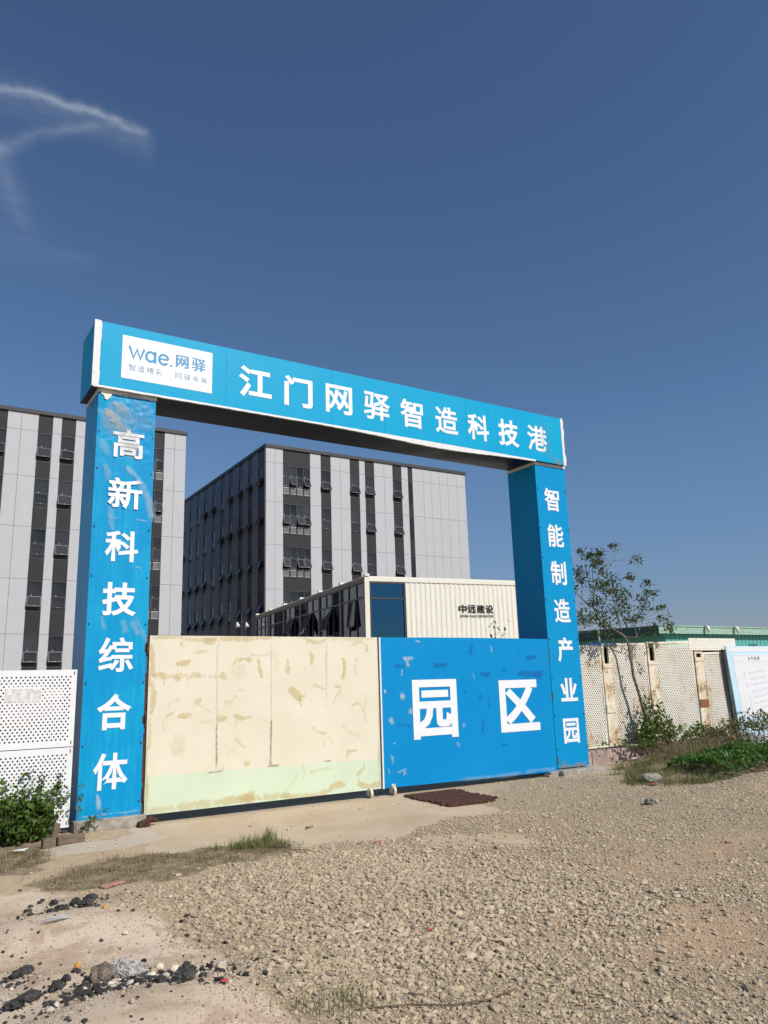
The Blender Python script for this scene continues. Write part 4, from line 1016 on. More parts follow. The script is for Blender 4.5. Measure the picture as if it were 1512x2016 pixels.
# ------------------------------------------------------------------ container offices
cT = R(-8.15)
cont = thing('container_office', 'two storey cream container office with a dark glazed side behind the gates', 'container office', (12.05, 12.5, 0), cT)
CL_, CH, UN = 7.3, 2.78, 2.5
for st in (0, 1):
    zb = Z0 + .1 + st * CH
    zt = zb + CH
    fr = MB()
    for q in range(7):
        yy = q * UN
        fr.box(-.02, .13, yy - (.06 if q else 0), yy + .09 if q < 6 else yy + .06, zb, zt)
    fr.box(-.015, .12, .09, 6 * UN - .06, zt - .15, zt - .002)
    fr.box(-.015, .12, .09, 6 * UN - .06, zb, zb + .15)
    fr.build('side_frame', M['cont_shade'], cont)
    ff = MB()
    ff.box(.13, CL_, -.015, .12, zt - .16, zt)
    ff.box(.13, CL_, -.015, .12, zb, zb + .15)
    ff.box(-.025, .13, -.025, 0, zb, zt + .02)
    ff.box(CL_ - .13, CL_ + .005, -.02, .13, zb + .15, zt - .16)
    ff.box(.13, .17, -.01, .1, zb + .15, zt - .16)
    bevel(ff.build('front_frame', M['cont'], cont), .01)
    # corrugated cream siding
    cg = MB()
    x = 1.62
    per, dp = .21, .018
    prof = []
    while x < CL_ - .13:
        prof += [(x, 0.0), (x + .07, 0.0), (x + .10, dp), (x + .175, dp)]
        x += per
    prof.append((CL_ - .13, 0))
    for (xa, ya), (xb, yb) in zip(prof[:-1], prof[1:]):
        cg.face([(xa, .01 + ya, zb + .15), (xb, .01 + yb, zb + .15), (xb, .01 + yb, zt - .16), (xa, .01 + ya, zt - .16)])
    cg.box(1.6, CL_ - .13, .06, .12, zb + .15, zt - .16)
    cg.build('corrugated_wall', M['cont'], cont)
    # blue front window
    wn = MB()
    wn.box(.17, 1.62, .0, .09, zt - .23, zt - .16)
    wn.box(.17, 1.62, .0, .09, zt - .80, zt - .74)
    wn.box(.17, .23, .0, .09, zb + .15, zt - .23)
    wn.box(1.54, 1.62, .0, .09, zb + .15, zt - .23)
    wo = wn.build('window', M['frame'], cont)
    g = MB()
    g.box(.23, 1.54, .045, .06, zt - .74, zt - .23)
    g.build('upper_pane', M['glass_blue'], wo)
    g = MB()
    g.box(.23, 1.54, .045, .06, zb + .15, zt - .80)
    g.build('lower_pane', M['glass_blue'], wo)
    # glazed side: six units, three lights each
    for q in range(6):
        y0, y1 = q * UN + .09, (q + 1) * UN - .06
        c = (y1 - y0) / 3
        wn = MB()
        za, zc = zb + .15, zt - .15
        wn.box(.0, .08, y0, y1, zc - .05, zc)
        wn.box(.0, .08, y0, y1, zc - .60, zc - .54)
        wn.box(.0, .08, y0, y1, za, za + .05)
        for k in range(4):
            yy = min(max(y0 + k * c - .03, y0), y1 - .06)
            wn.box(.003, .077, yy, yy + .06, za + .05, zc - .05)
        wo = wn.build('window', M['frame'], cont)
        opened = -1 if st == 0 else (1, 1, 1, 1, -1, -1)[q]
        g = MB()
        for k in range(3):
            ya, yb = y0 + k * c + .03, y0 + (k + 1) * c - .03
            g.box(.035, .05, ya, yb, zc - .54, zc - .05)
            if k != opened: g.box(.035, .05, ya, yb, za + .05, zc - .60)
            elif k == opened: g.box(.035, .05, ya, yb, za + .05, zc - 1.70)
        g.build('pane', M['glass_clear'], wo)
        cu_ = MB()
        for k in range(3):
            ya = y0 + k * c + .06
            if (q * 3 + k) % 3 != 1: cu_.box(.12, .14, ya, ya + c * random.choice((.35, .8, .5)), za + .1, zc - .08)
        cu_.build('curtain', M['curtain'], wo)
        if opened >= 0:
            ya, yb = y0 + opened * c + .01, y0 + (opened + 1) * c - .01
            L_ = .98
            s = MB()
            f = .05
            wd = yb - ya
            s.box(0, wd, -.02, .02, -f, 0)
            s.box(0, wd, -.02, .02, -L_, -L_ + f)
            s.box(0, f, -.02, .02, -L_ + f, -f)
            s.box(wd - f, wd, -.02, .02, -L_ + f, -f)
            s.box(f, wd - f, -.006, .006, -L_ + f, -f, 1)
            s.build('sash', [M['frame'], M['glass_clear']], wo, (-.005, yb, zc - .59), (R((-5, -19, -24, -22, 0, 0)[q]), 0, R(-90)))
    inn = MB()
    inn.box(.4, CL_ - .14, .13, 6 * UN - .06, zb + .02, zt - .02)
    inn.build('inner_wall', M['interior'], cont)
rf = MB()
zt = Z0 + .1 + 2 * CH
rf.box(.0, CL_, .0, 6 * UN + .06, zt + .001, zt + .03)
for q in range(7):
    for xx in (.0, CL_ - .17):
        rf.box(xx - .025, xx + .16, q * UN - .07, q * UN + .10, zt + .03, zt + .11)
rf.build('roof', M['cont'], cont)
lt = MB()
zc = zt - 1.33
for i, ch in enumerate('中远建设'):
    add_glyph(lt, ch, 4.00 + i * .392, 4.40, .365, .315, -.004, (.030, .022))
x = 3.865
for ch in 'ZHONG YUAN CONSTRUCTION':
    if ch == ' ':
        x += .030
        continue
    gs = glyph_polys(ch, .02, .02)
    allp = np.concatenate([q[0] for q in gs])
    wd = float((allp[:, 0].max() - allp[:, 0].min()) * .094)
    add_glyph(lt, ch, x + wd / 2, 4.13, wd, .092, -.004, (.03, .03))
    x += wd + .008
lt.build('lettering', M['black_paint'], cont)

# twin floodlight at the far end of the container row
fl_ = thing('floodlight_pole', 'thin pole with two small pale floodlights at the far end of the container row', 'floodlight', (13.55, 27.9, Z0))
b = MB()
b.tube([(0, 0, 0), (0, 0, 5.9)], .035, 8)
b.tube([(-.28, 0, 5.35), (.3, 0, 5.35)], .02, 6)
b.build('pole', M['frame'], fl_)
for sx in (-.25, .27):
    b = MB()
    b.smooth = True
    b.tube([(sx, -.02, 5.34), (sx, -.07, 5.25), (sx, -.15, 5.10)], [.04, .07, .12], 12)
    b.build('lamp_head', M['lamp_white'], fl_)

# ------------------------------------------------------------------ green shed
shed = thing('green_shed', 'long low teal metal shed beyond the rusty fence at the right', 'shed', (34.0, 17.4, 0))
b = MB()
b.box(.9, 40, .28, 10, Z0, 4.05)
for k in range(100): b.box(1.0 + k * .39, 1.04 + k * .39, .255, .28, Z0, 4.03)
b.build('wall', M['teal_wall'], shed)
b = MB()
b.box(0, 40.6, -.06, .02, 4.05, 4.50)
b.box(0, 40.6, -.10, -.06, 4.44, 4.52)
b.build('fascia', M['teal_fascia'], shed)
b = MB()
b.hexa(((-.02, -.05, 4.06), (40.6, .025, 4.06), (40.6, 12, 4.06), (-.02, 12, 4.06), (-.02, -.05, 4.49), (40.6, .025, 4.49), (40.6, 12, 4.75), (-.02, 12, 4.75)))
b.build('roof', M['teal_dark'], shed)
for k in range(8):
    x0 = 6.1 + k * 2.6
    v = MB()
    if k == 0:
        v.box(x0, x0 + .06, .22, .255, 3.05, 3.45)
        v.box(x0 + .75, x0 + .81, .22, .255, 3.05, 3.45)
    else:
        for q in range(3): v.box(x0, x0 + .85, .22, .255, 3.05 + q * .17, 3.14 + q * .17)
    v.build('wall_vent', M['teal_dark'], shed)
for x0 in (4.1, 6.9, 12.5):
    v = MB()
    v.smooth = True
    v.tube([(x0, -.11, 4.50), (x0, -.25, 4.42), (x0, -.33, 4.15)], [.08, .12, .07], 10)
    v.tube([(x0 + .03, -.30, 4.15), (x0 + .04, -.32, 3.98)], [.05, .02], 8)
    v.build('wall_lamp', M['lamp_white'], shed)

# ------------------------------------------------------------------ gateway
gate = thing('entrance_gateway', 'blue banner clad gateway with white lettering spanning the site entrance', 'gateway', (0, 0, 0))
ZB, ZT = 6.08, 7.12
LEFT = [('高', .461, 5.267, .457, .443), ('新', .444, 4.501, .497, .462), ('科', .433, 3.713, .475, .456), ('技', .431, 2.943, .478, .479),
        ('综', .423, 2.161, .482, .482), ('合', .429, 1.381, .466, .487), ('体', .416, .594, .462, .480)]
RIGHT = [('智', 9.136, 5.305, .419, .485), ('能', 9.160, 4.542, .45, .475), ('制', 9.158, 3.763, .438, .490), ('造', 9.178, 2.994, .445, .483),
         ('产', 9.173, 2.220, .425, .484), ('业', 9.185, 1.439, .459, .450), ('园', 9.163, .655, .422, .470)]
BEAM = [('江', 2.461, 6.601, .588, .543), ('门', 3.255, 6.585, .537, .544), ('网', 4.049, 6.586, .535, .528), ('驿', 4.837, 6.595, .565, .520),
        ('智', 5.604, 6.583, .516, .548), ('造', 6.418, 6.582, .542, .546), ('科', 7.200, 6.567, .540, .540), ('技', 7.989, 6.566, .545, .561),
        ('港', 8.773, 6.568, .551, .548)]
DENSE = {'智': .019, '驿': .019, '港': .019, '造': .02, '高': .02, '新': .02, '综': .02, '能': .02, '制': .021, '网': .021, '园': .023, '体': .023, '科': .023, '技': .027, '合': .028}


def pillar(x0, x1, zbot, letters, key):
    p = MB()
    d = .845
    # front face as a fine sheet (creases), the rest as plain cloth faces
    nxp, nzp = 36, 240
    base = len(p.v)
    for i in range(nxp + 1):
        for j in range(nzp + 1):
            x = x0 + (x1 - x0) * i / nxp
            z = zbot + (ZB - .06 - zbot) * j / nzp
            ed = min(i, nxp - i, j, nzp - j)
            y = 0.0
            if ed > 0:
                y = float((vnoise(x * 1.0, z * .55, .16, 21) - .5) * .003)
                if key == 'banner_left':
                    cr = min(max((z - 4.6) / 1.1, 0), 1) * min(ed / 2, 1)
                    y -= cr * float(abs(vnoise(x + .5 * z, z - .3 * x, .11, 23) - .5) * .020 + abs(vnoise(x * 1.3 - .4 * z, z, .05, 24) - .5) * .010)
            p.v.append((x, y, z))
    for i in range(nxp):
        for j in range(nzp):
            q = base + i * (nzp + 1) + j
            p.f.append((q, q + nzp + 1, q + nzp + 2, q + 1))
            p.mi.append(0)
    z1 = ZB - .06
    p.face([(x0, d, zbot), (x0, 0, zbot), (x0, 0, z1), (x0, d, z1)])
    p.face([(x1, 0, zbot), (x1, d, zbot), (x1, d, z1), (x1, 0, z1)])
    p.face([(x1, d, zbot), (x0, d, zbot), (x0, d, z1), (x1, d, z1)])
    p.face([(x0, 0, zbot), (x0, d, zbot), (x1, d, zbot), (x1, 0, zbot)])
    o = p.build('pillar', M[key], gate)
    o.data.polygons.foreach_set('use_smooth', [i < nxp * nzp for i in range(len(o.data.polygons))])
    l = MB()
    for ch, cx, cz, wd, ht in letters:
        bb = DENSE.get(ch, .03)
        add_glyph(l, ch, cx, cz, wd, ht, -.006 if key != 'banner_left' or cz < 4.2 else -.0165, (bb * 1.1, bb))
    l.build('lettering', M['letter'], o)
    s = MB()
    for k in range(8):
        z = .25 + k * .75 + random.uniform(-.1, .1)
        for xx in (x0 + .035, x1 - .035):
            s.box(xx - .008, xx + .008, -.014, 0, z - .012, z + .012)
    s.build('rivet', M['steel_dark'], o)
    return o


pl = pillar(0, .852, 0, LEFT, 'banner_left')
pr = pillar(8.727, 9.578, -.02, RIGHT, 'banner_right')
flat = lambda x, z: -.0075 - (.010 if z > 4.6 else 0)
decals('scuff_marks', WLP, M['scuff'], pl, flat, seg=(10, 6))
decals('torn_patch', [(.10, 5.74, .30, 5.58, .12, .8), (.2, 5.88, .42, 5.76, .09, .5), (.25, 5.55, .60, 5.40, .10, .4),
                      (.42, 5.28, .62, 5.2, .06, .5), (.3, 6.01, .83, 6.01, .03, .9)], M['torn'], pl, lambda x, z: -.0205, seg=(10, 6))
decals('crack_lines', [(.12, 5.80, .45, 5.50, .38, .75), (.38, 5.40, .62, 5.12, .26, .55), (.55, 5.95, .72, 5.5, .22, .35)], M['crack'], pl, lambda x, z: -.0215, seg=(12, 10))
decals('scuff_marks', [(8.76, .02, 9.5, .03, .05, .5), (8.8, .08, 8.95, .12, .06, .3)], M['grime'], pr, flat)
# plinths
b = MB()
b.box(-.04, .90, -.10, .90, -.30, 0)
bevel(b.build('plinth', M['concrete'], pl), .015)
b = MB()
b.box(8.66, 9.66, -.22, .92, -.30, -.045)
b.hexa(((9.66, -.2, -.3), (9.98, -.15, -.3), (9.98, .6, -.3), (9.66, .6, -.3), (9.66, -.2, -.06), (9.98, -.15, -.09), (9.98, .6, -.09), (9.66, .6, -.06)))
bevel(b.build('plinth', M['concrete'], pr), .02)
# collars under the beam
b = MB()
b.box(-.012, .862, -.012, .857, ZB - .06, ZB - .001)
b.build('collar', M['collar'], pl)
b = MB()
b.box(8.715, 9.588, -.012, .857, ZB - .06, ZB - .001)
b.build('collar', M['collar'], pr)
# loose torn backing under the beam at the left pillar
b = MB()
tp = [(.02, ZB - .0), (.20, ZB - .0), (.185, 5.99), (.15, 5.94), (.12, 5.905), (.085, 5.92), (.075, 5.97), (.035, 5.99)]
b.face([(x, -.021 - .02 * (ZB - z), z) for x, z in tp][::-1])
b.face([(x, -.018 - .02 * (ZB - z), z) for x, z in tp])
b.build('torn_flap', M['cont'], pl)

# beam
bm_ = MB()
BX0, BX1, BY, BD = -.113, 9.535, -.083, .872
bm_.face([(BX0, BY, ZB), (BX1, BY, ZB), (BX1, BY, ZT), (BX0, BY, ZT)])
bm_.face([(BX0, BY + BD, ZB), (BX0, BY, ZB), (BX0, BY, ZT), (BX0, BY + BD, ZT)])
bm_.face([(BX1, BY, ZB), (BX1, BY + BD, ZB), (BX1, BY + BD, ZT), (BX1, BY, ZT)])
bm_.face([(BX1, BY + BD, ZB), (BX0, BY + BD, ZB), (BX0, BY + BD, ZT), (BX1, BY + BD, ZT)])
bm_.face([(BX0, BY, ZT), (BX1, BY, ZT), (BX1, BY + BD, ZT), (BX0, BY + BD, ZT)])
beam = bm_.build('beam', M['banner'], gate)
# sagging dark cloth underneath
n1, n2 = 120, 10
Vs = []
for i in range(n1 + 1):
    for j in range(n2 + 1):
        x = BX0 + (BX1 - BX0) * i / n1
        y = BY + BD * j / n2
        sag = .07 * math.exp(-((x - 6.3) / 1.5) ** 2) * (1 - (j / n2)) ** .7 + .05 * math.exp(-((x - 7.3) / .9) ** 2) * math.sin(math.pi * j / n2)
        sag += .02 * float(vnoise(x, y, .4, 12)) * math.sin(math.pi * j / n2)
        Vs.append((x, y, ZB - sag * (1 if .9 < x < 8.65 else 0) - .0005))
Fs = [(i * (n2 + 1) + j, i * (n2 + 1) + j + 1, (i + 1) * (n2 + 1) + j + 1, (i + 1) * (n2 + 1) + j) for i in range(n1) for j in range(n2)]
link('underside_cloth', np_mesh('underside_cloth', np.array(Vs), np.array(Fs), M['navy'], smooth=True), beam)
# white hem along the lower front edge
hm = MB()
prev = None
for i in range(121):
    x = BX0 + .01 + (8.68 - BX0) * i / 120
    sag = .07 * math.exp(-((x - 6.3) / 1.5) ** 2) * (1 if .9 < x < 8.65 else 0)
    cur = (x, ZB - sag - .012 - .006 * random.random(), ZB + .014 + .004 * random.random())
    if prev:
        hm.face([(prev[0], BY - .006, prev[1]), (cur[0], BY - .006, cur[1]), (cur[0], BY - .004, cur[2]), (prev[0], BY - .004, prev[2])])
        hm.face([(prev[0], BY - .006, prev[1]), (prev[0], BY + .05, prev[1] + .008), (cur[0], BY + .05, cur[1] + .008), (cur[0], BY - .006, cur[1])])
    prev = cur
hm.build('white_hem', M['white_edge'], beam)
b = MB()
jag = [(ZB - .005) + (ZT - ZB + .015) * i / 16 for i in range(17)]
pj = 0
for za, zb in zip(jag[:-1], jag[1:]):
    nj = random.uniform(-.012, .012)
    b.face([(BX0 - .012, BY - .006, za), (BX0 + .085 + pj, BY - .006, za), (BX0 + .085 + nj, BY - .006, zb), (BX0 - .012, BY - .006, zb)])
    pj = nj
b.box(BX0 - .012, BX0 - .001, BY - .005, BY + .03, ZB - .005, ZT + .01)
b.build('end_strip', M['white_edge'], beam)
b = MB()
pj = 0
for za, zb in zip(jag[:-1], jag[1:]):
    nj = random.uniform(-.02, .012)
    b.face([(BX1 - .05, BY - .006, za), (BX1 + .03 + pj, BY - .006, za), (BX1 + .03 + nj, BY - .006, zb), (BX1 - .05, BY - .006, zb)])
    b.face([(BX1 - .05, BY - .004, zb), (BX1 + .03 + nj, BY - .004, zb), (BX1 + .03 + pj, BY - .004, za), (BX1 - .05, BY - .004, za)])
    pj = nj
b.build('end_strip', M['white_edge'], beam)
# seams in the banner
b = MB()
for x in (1.95, 3.9, 5.0, 6.9, 8.2): b.box(x, x + .007, BY - .0015, BY, ZB + .02, ZT - .01)
b.build('banner_seam', M['gate_blue'], beam)
# letters and the logo panel
l = MB()
for ch, cx, cz, wd, ht in BEAM:
    bb = DENSE.get(ch, .03)
    add_glyph(l, ch, cx, cz, wd, ht, BY - .004, (bb * 1.1, bb))
l.build('lettering', M['letter'], beam)
b = MB()
b.box(.29, 1.713, BY - .003, BY - .0005, 6.274, 6.970)
b.build('logo_panel', M['letter'], beam)
lg = MB()
yl = BY - .0055
zb_, xh, wdl = 6.605, .185, .036
def arc(cx, cz, rx, rz, a0, a1, n=28):
    return [(cx + rx * math.cos(R(a0 + (a1 - a0) * i / n)), cz + rz * math.sin(R(a0 + (a1 - a0) * i / n))) for i in range(n + 1)]
add_stroke(lg, [(.395, zb_ + .205), (.462, zb_ + .02), (.512, zb_ + .165), (.565, zb_ + .02), (.622, zb_ + .19)], wdl, yl)
add_stroke(lg, arc(.722, zb_ + .09, .068, .078, 0, 360, 32)[:-1], wdl, yl - .0002, closed=True)
add_stroke(lg, [(.793, zb_ + .185), (.793, zb_ - .005)], wdl, yl - .0004)
add_stroke(lg, arc(.925, zb_ + .085, .072, .080, 8, 322), wdl, yl)
add_stroke(lg, [(.86, zb_ + .085), (.995, zb_ + .095)], wdl * .85, yl - .0002)
add_stroke(lg, arc(1.045, zb_ + .008, .009, .009, 0, 360, 12)[:-1], .018, yl, closed=True)
add_glyph(lg, '网', 1.220, 6.717, .205, .205, yl, (.028, .002))
add_glyph(lg, '驿', 1.490, 6.715, .235, .216, yl, (.022, .0))
lg.build('logo_lettering', M['logo_blue'], beam)
lg = MB()
for i, ch in enumerate('智造精彩'): add_glyph(lg, ch, .447 + i * .138, 6.468, .107, .103, yl, (-.008, -.008))
for i, ch in enumerate('网驿未来'): add_glyph(lg, ch, 1.165 + i * .138, 6.468, .107, .100, yl, (-.008, -.008))
lg.build('logo_caption', M['logo_grey'], beam)
decals('scuff_marks', [(8.97, 6.98, 8.95, 6.2, .06, .16), (9.1, 6.9, 9.12, 6.2, .08, .14), (9.2, 6.18, 9.45, 6.15, .08, .35)],
       M['grime'], beam, lambda x, z: BY - .007)

# ------------------------------------------------------------------ gate leaves
def leaf_frame(x0, x1, z0, z1, parent):
    f = MB()
    for (a, b_, c, d) in ((x0, x1, z0, z0 + .05), (x0, x1, z1 - .05, z1), (x0, x1, (z0 + z1) / 2 - .025, (z0 + z1) / 2 + .025)):
        f.box(a, b_, .012, .055, c, d)
    for k in range(5):
        xx = x0 + (x1 - x0 - .05) * k / 4
        f.box(xx, xx + .05, .014, .057, z0 + .05, z1 - .05)
    return f.build('frame', M['steel_dark'], parent)


def hinge(parent, x, z, m='steel_dark'):
    b = MB()
    b.tube([(x, .0, z - .09), (x, .0, z + .09)], .022, 10)
    b.box(x - .045, x + .045, .0, .03, z - .06, z + .06)
    return b.build('hinge', M[m], parent)


def caster(parent, x, z, tilt):
    """fixed wheel on a small fork; z = ground"""
    b = MB()
    b.box(x - .035, x + .035, -.02, .05, z + .165, z + .19)
    b.box(x - .037, x - .030, -.03, .04, z + .06, z + .17)
    b.box(x + .030, x + .037, -.03, .04, z + .06, z + .17)
    fk = b.build('caster', M['caster'], parent)
    wv = MB()
    wv.smooth = False
    n = 20
    for (ra, rb, wa) in ((.062, .082, .022), (.0, .04, .028)):
        pass
    wv.tube([(x - .022, 0, z + .083), (x + .022, 0, z + .083)], .082, 20, 0)
    wv.tube([(x - .030, 0, z + .083), (x + .030, 0, z + .083)], .028, 12, 1)
    for sx in (-1, 1):
        for k in range(n):
            a0, a1 = 2 * math.pi * k / n, 2 * math.pi * (k + 1) / n
            y = x + sx * .0235
            q = [(y, math.cos(a) * r_, z + .083 + math.sin(a) * r_) for a, r_ in ((a0, .05), (a1, .05), (a1, .066), (a0, .066))]
            wv.face(q if sx > 0 else q[::-1], 2)
    wh = wv.build('wheel', [M['caster'], M['steel_dark'], M['rust']], fk)
    return fk


GX0, GXM, GX2 = .885, 4.765, 8.70
lf = thing('gate_leaf', 'cream painted gate leaf with ochre glue stains and a pale green bottom band', 'gate', (.86, 0, -.16), 0, 'entrance gate leaves')
ox, oz = .86, -.16
def warp_y(x, z):
    xx, zz = x + ox, z + oz
    return float(-.012 + (vnoise(xx, zz, .9, 31) - .5) * .012 + (vnoise(xx, zz, .33, 32) - .5) * .003)
n1, n2 = 120, 70
xa, xb, za, zb = GX0 - ox, GXM - ox - .02, -.022 - oz, 2.43 - oz
Vs = [(xa + (xb - xa) * i / n1, warp_y(xa + (xb - xa) * i / n1, za + (zb - za) * j / n2), za + (zb - za) * j / n2) for i in range(n1 + 1) for j in range(n2 + 1)]
Fs = [(i * (n2 + 1) + j, (i + 1) * (n2 + 1) + j, (i + 1) * (n2 + 1) + j + 1, i * (n2 + 1) + j + 1) for i in range(n1) for j in range(n2)]
sheet = link('panel', np_mesh('panel', np.array(Vs), np.array(Fs), M['cream'], smooth=True), lf)
leaf_frame(xa, xb, za, zb, lf)
DRIPS = [(x, z, x + random.uniform(-.01, .01), z - random.uniform(.06, .2), random.uniform(.008, .016), random.uniform(.3, .8)) for (x, z, _, _, _, st_) in GLUE[::3] if z > .4]
decals('glue_stains', GLUE + DRIPS, M['glue'], sheet, lambda x, z: warp_y(x, z) - .002, (ox, oz), clip=(xa + .002, xb - .002, za + .002, zb - .002))
decals('sheet_seams', SEAM, M['grime'], sheet, lambda x, z: warp_y(x, z) - .012, (ox, oz), seg=(20, 3), bend=0.0)
for z in (2.25, 1.25, .25): hinge(lf, xa - .02, z - oz, 'rust')
caster(lf, 4.53 - ox, -.16 - oz, 0)
b = MB()
b.tube([(4.66 - ox, .0, .02), (4.66 - ox, 0, .45)], .010, 8)
b.build('drop_bolt', M['steel_dark'], lf)
e = MB()
e.box(xa - .045, xa - .008, .0, .05, za - .05, zb - .02)
e.build('hinge_stile', M['rust'], lf)

lf2 = thing('gate_leaf', 'blue gate leaf with two big white characters and darker brush marks', 'gate', (4.78, 0, -.16), 0, 'entrance gate leaves')
ox2 = 4.78
b = MB()
zl, zr_ = -.022, -.065
xl, xr_ = 4.805 - ox2, GX2 - ox2
gn, gz = 60, 40
base = 0
for i in range(gn + 1):
    for j in range(gz + 1):
        u, v = i / gn, j / gz
        x = xl + (xr_ - xl) * u
        z0_ = zl + (zr_ - zl) * u - oz
        z1_ = 2.430 - oz - .006 * u + .01 * math.sin(math.pi * u)
        z = z0_ + (z1_ - z0_) * v
        y = -.014 + float((vnoise(x, z, .5, 41) - .5) * .006)
        b.v.append((x, y, z))
for i in range(gn):
    for j in range(gz):
        q = i * (gz + 1) + j
        b.f.append((q, q + gz + 1, q + gz + 2, q + 1)); b.mi.append(0)
b.smooth = True
sh2 = b.build('panel', M['gate_blue'], lf2)
leaf_frame(xl, xr_, zl - oz, 2.42 - oz, lf2)
l = MB()
add_glyph(l, '园', 5.903 - ox2, 1.204 - oz, .960, 1.000, -.021, (.030, .025))
add_glyph(l, '区', 7.855 - ox2, 1.185 - oz, .971, .940, -.021, (.037, .034))
l.build('lettering', M['letter'], sh2)
decals('brush_marks', DKB, M['dark_blue_stroke'], sh2, lambda x, z: -.019, (ox2, oz))
decals('scuff_marks', WHB, M['scuff'], sh2, lambda x, z: -.023, (ox2, oz))
b = MB()
b.box(xl - .03, xl, -.02, .05, zl - oz - .01, 2.43 - oz)
b.build('edge_strip', M['white_edge'], lf2)
for z in (2.12, 1.32, .12): hinge(lf2, xr_ + .016, z - oz)
caster(lf2, 4.98 - ox2, -.16 - oz, 0)
b = MB()
for k, zz in enumerate((-.15, -.105)): b.box(8.40 + k * .05, 8.72, -.10, .06, zz + .002, zz + .045)
tag(bevel(b.build('block_stack', M['brick']), .006), 'two flat pale blocks stacked under the right end of the blue gate leaf', 'block')

# rusty stub left of the cream leaf
b = MB()
b.tube([(.80, -.16, -.10), (.95, -.13, -.06), (1.05, -.1, -.10)], [.03, .04, .02], 8)
b.box(.78, .92, -.22, -.08, -.15, -.085)
tag(b.build('rusty_bracket', M['rust']), 'rusty broken bracket at the foot of the left pillar', 'bracket')

# ------------------------------------------------------------------ perforated fences
def perforated(name, x0, x1, z0, z1, px, pz, r, mg, parent, m, shear=None):
    """sheet with real holes in the plane y=0; octagonal holes on a staggered grid"""
    W_, H_ = x1 - x0 - 2 * mg[0], z1 - z0 - mg[1] - mg[2]
    nc, nr = int(W_ / px), int(H_ / pz)
    pz_, px_ = H_ / nr, W_ / (nc + .5)
    ang = np.arange(8) * np.pi / 4 + np.pi / 4 * 0
    inner = np.stack([np.cos(ang), np.sin(ang)], 1) * r
    hx, hz = px_ / 2, pz_ / 2
    outer = np.array([(hx, 0), (hx, hz), (0, hz), (-hx, hz), (-hx, 0), (-hx, -hz), (0, -hz), (hx, -hz)])
    C_ = np.array([(x0 + mg[0] + hx + (j % 2) * hx + i * px_, z0 + mg[2] + hz + j * pz_) for j in range(nr) for i in range(nc)])
    n = len(C_)
    P2 = np.concatenate([C_[:, None] + outer[None], C_[:, None] + inner[None]], 1).reshape(-1, 2)
    k = np.arange(8)
    cf = np.stack([k, (k + 1) % 8, (k + 1) % 8 + 8, k + 8], 1)
    F_ = (np.arange(n)[:, None, None] * 16 + cf[None]).reshape(-1, 4)
    ex, ef = [], []
    def quad(a, b, c, d):
        q = len(P2) + len(ex)
        ex.extend([(a, c), (b, c), (b, d), (a, d)])
        ef.append((q, q + 1, q + 2, q + 3))
    quad(x0, x1, z0, z0 + mg[2])
    quad(x0, x1, z1 - mg[1], z1)
    quad(x0, x0 + mg[0], z0 + mg[2], z1 - mg[1])
    quad(x1 - mg[0], x1, z0 + mg[2], z1 - mg[1])
    for j in range(nr):
        za = z0 + mg[2] + j * pz_
        if j % 2: quad(x0 + mg[0], x0 + mg[0] + hx, za, za + pz_)
        else: quad(x1 - mg[0] - hx, x1 - mg[0], za, za + pz_)
    # folded rim
    P2 = np.concatenate([P2, np.array(ex)])
    F_ = np.concatenate([F_, np.array(ef)])
    V_ = np.stack([P2[:, 0], np.zeros(len(P2)), P2[:, 1]], 1)
    rim = np.array([(x0, 0, z0), (x1, 0, z0), (x1, 0, z1), (x0, 0, z1), (x0, .03, z0), (x1, .03, z0), (x1, .03, z1), (x0, .03, z1)])
    bq = len(V_)
    V_ = np.concatenate([V_, rim])
    F_ = np.concatenate([F_, bq + np.array([(0, 1, 5, 4), (1, 2, 6, 5), (2, 3, 7, 6), (3, 0, 4, 7)])])
    if shear is not None:
        V_ = shear(V_)
    return link(name, np_mesh(name, V_, F_, m), parent)


fenceL = thing('mesh_fence', 'clean white perforated metal fence beside the left pillar, two tiers of panels', 'fence', (-1.665, -.04, -.08))
for z0, z1 in ((.02, 1.025), (1.035, 2.04)):
    for x0, x1 in ((-1.55, .02), (.035, 1.572)):
        p = perforated('panel', x0, x1, z0, z1, .056, .0385, .0122, (.055, .075, .075), fenceL, M['panel_white'])
        sl = MB()
        for xx in (x0 + .03, x1 - .04):
            for zz in (z0 + .03, z1 - .07): sl.box(xx, xx + .012, -.0015, -.0005, zz, zz + .045)
        sl.build('slot', M['backing'], p)
b = MB()
b.box(-1.6, 1.55, .10, .12, 0, 2.0)
b.build('added_dark_sheet', M['backing'], fenceL)  # sheet added behind the white panels to keep their holes dark
b = MB()
for xx in (-1.57, .0, 1.50): b.box(xx, xx + .06, .03, .09, -.1, 2.02)
b.build('post', M['steel_dark'], fenceL)
# old stickers behind the holes of the upper panel
for nm, (x0, x1, z0, z1), m_ in (('backing_paper', (.72, 1.18, 1.62, 1.86), 'board_white'), ('backing_paper', (.7, 1.40, 1.42, 1.60), 'brick'),
                                 ('backing_paper', (1.02, 1.42, 1.64, 1.8), 'cont')):
    b = MB()
    b.box(x0, x1, .012, .014, z0, z1)
    b.build(nm, M[m_], fenceL)
b = MB()
b.box(.72, 1.0, .012, .014, 1.33, 1.40)
b.build('red_tape', M['red_bit'], fenceL)
b = MB()
b.box(.70, 1.13, -.0025, -.001, 1.63, 1.80)
tagp = b.build('peeling_sticker', M['collar'], fenceL)

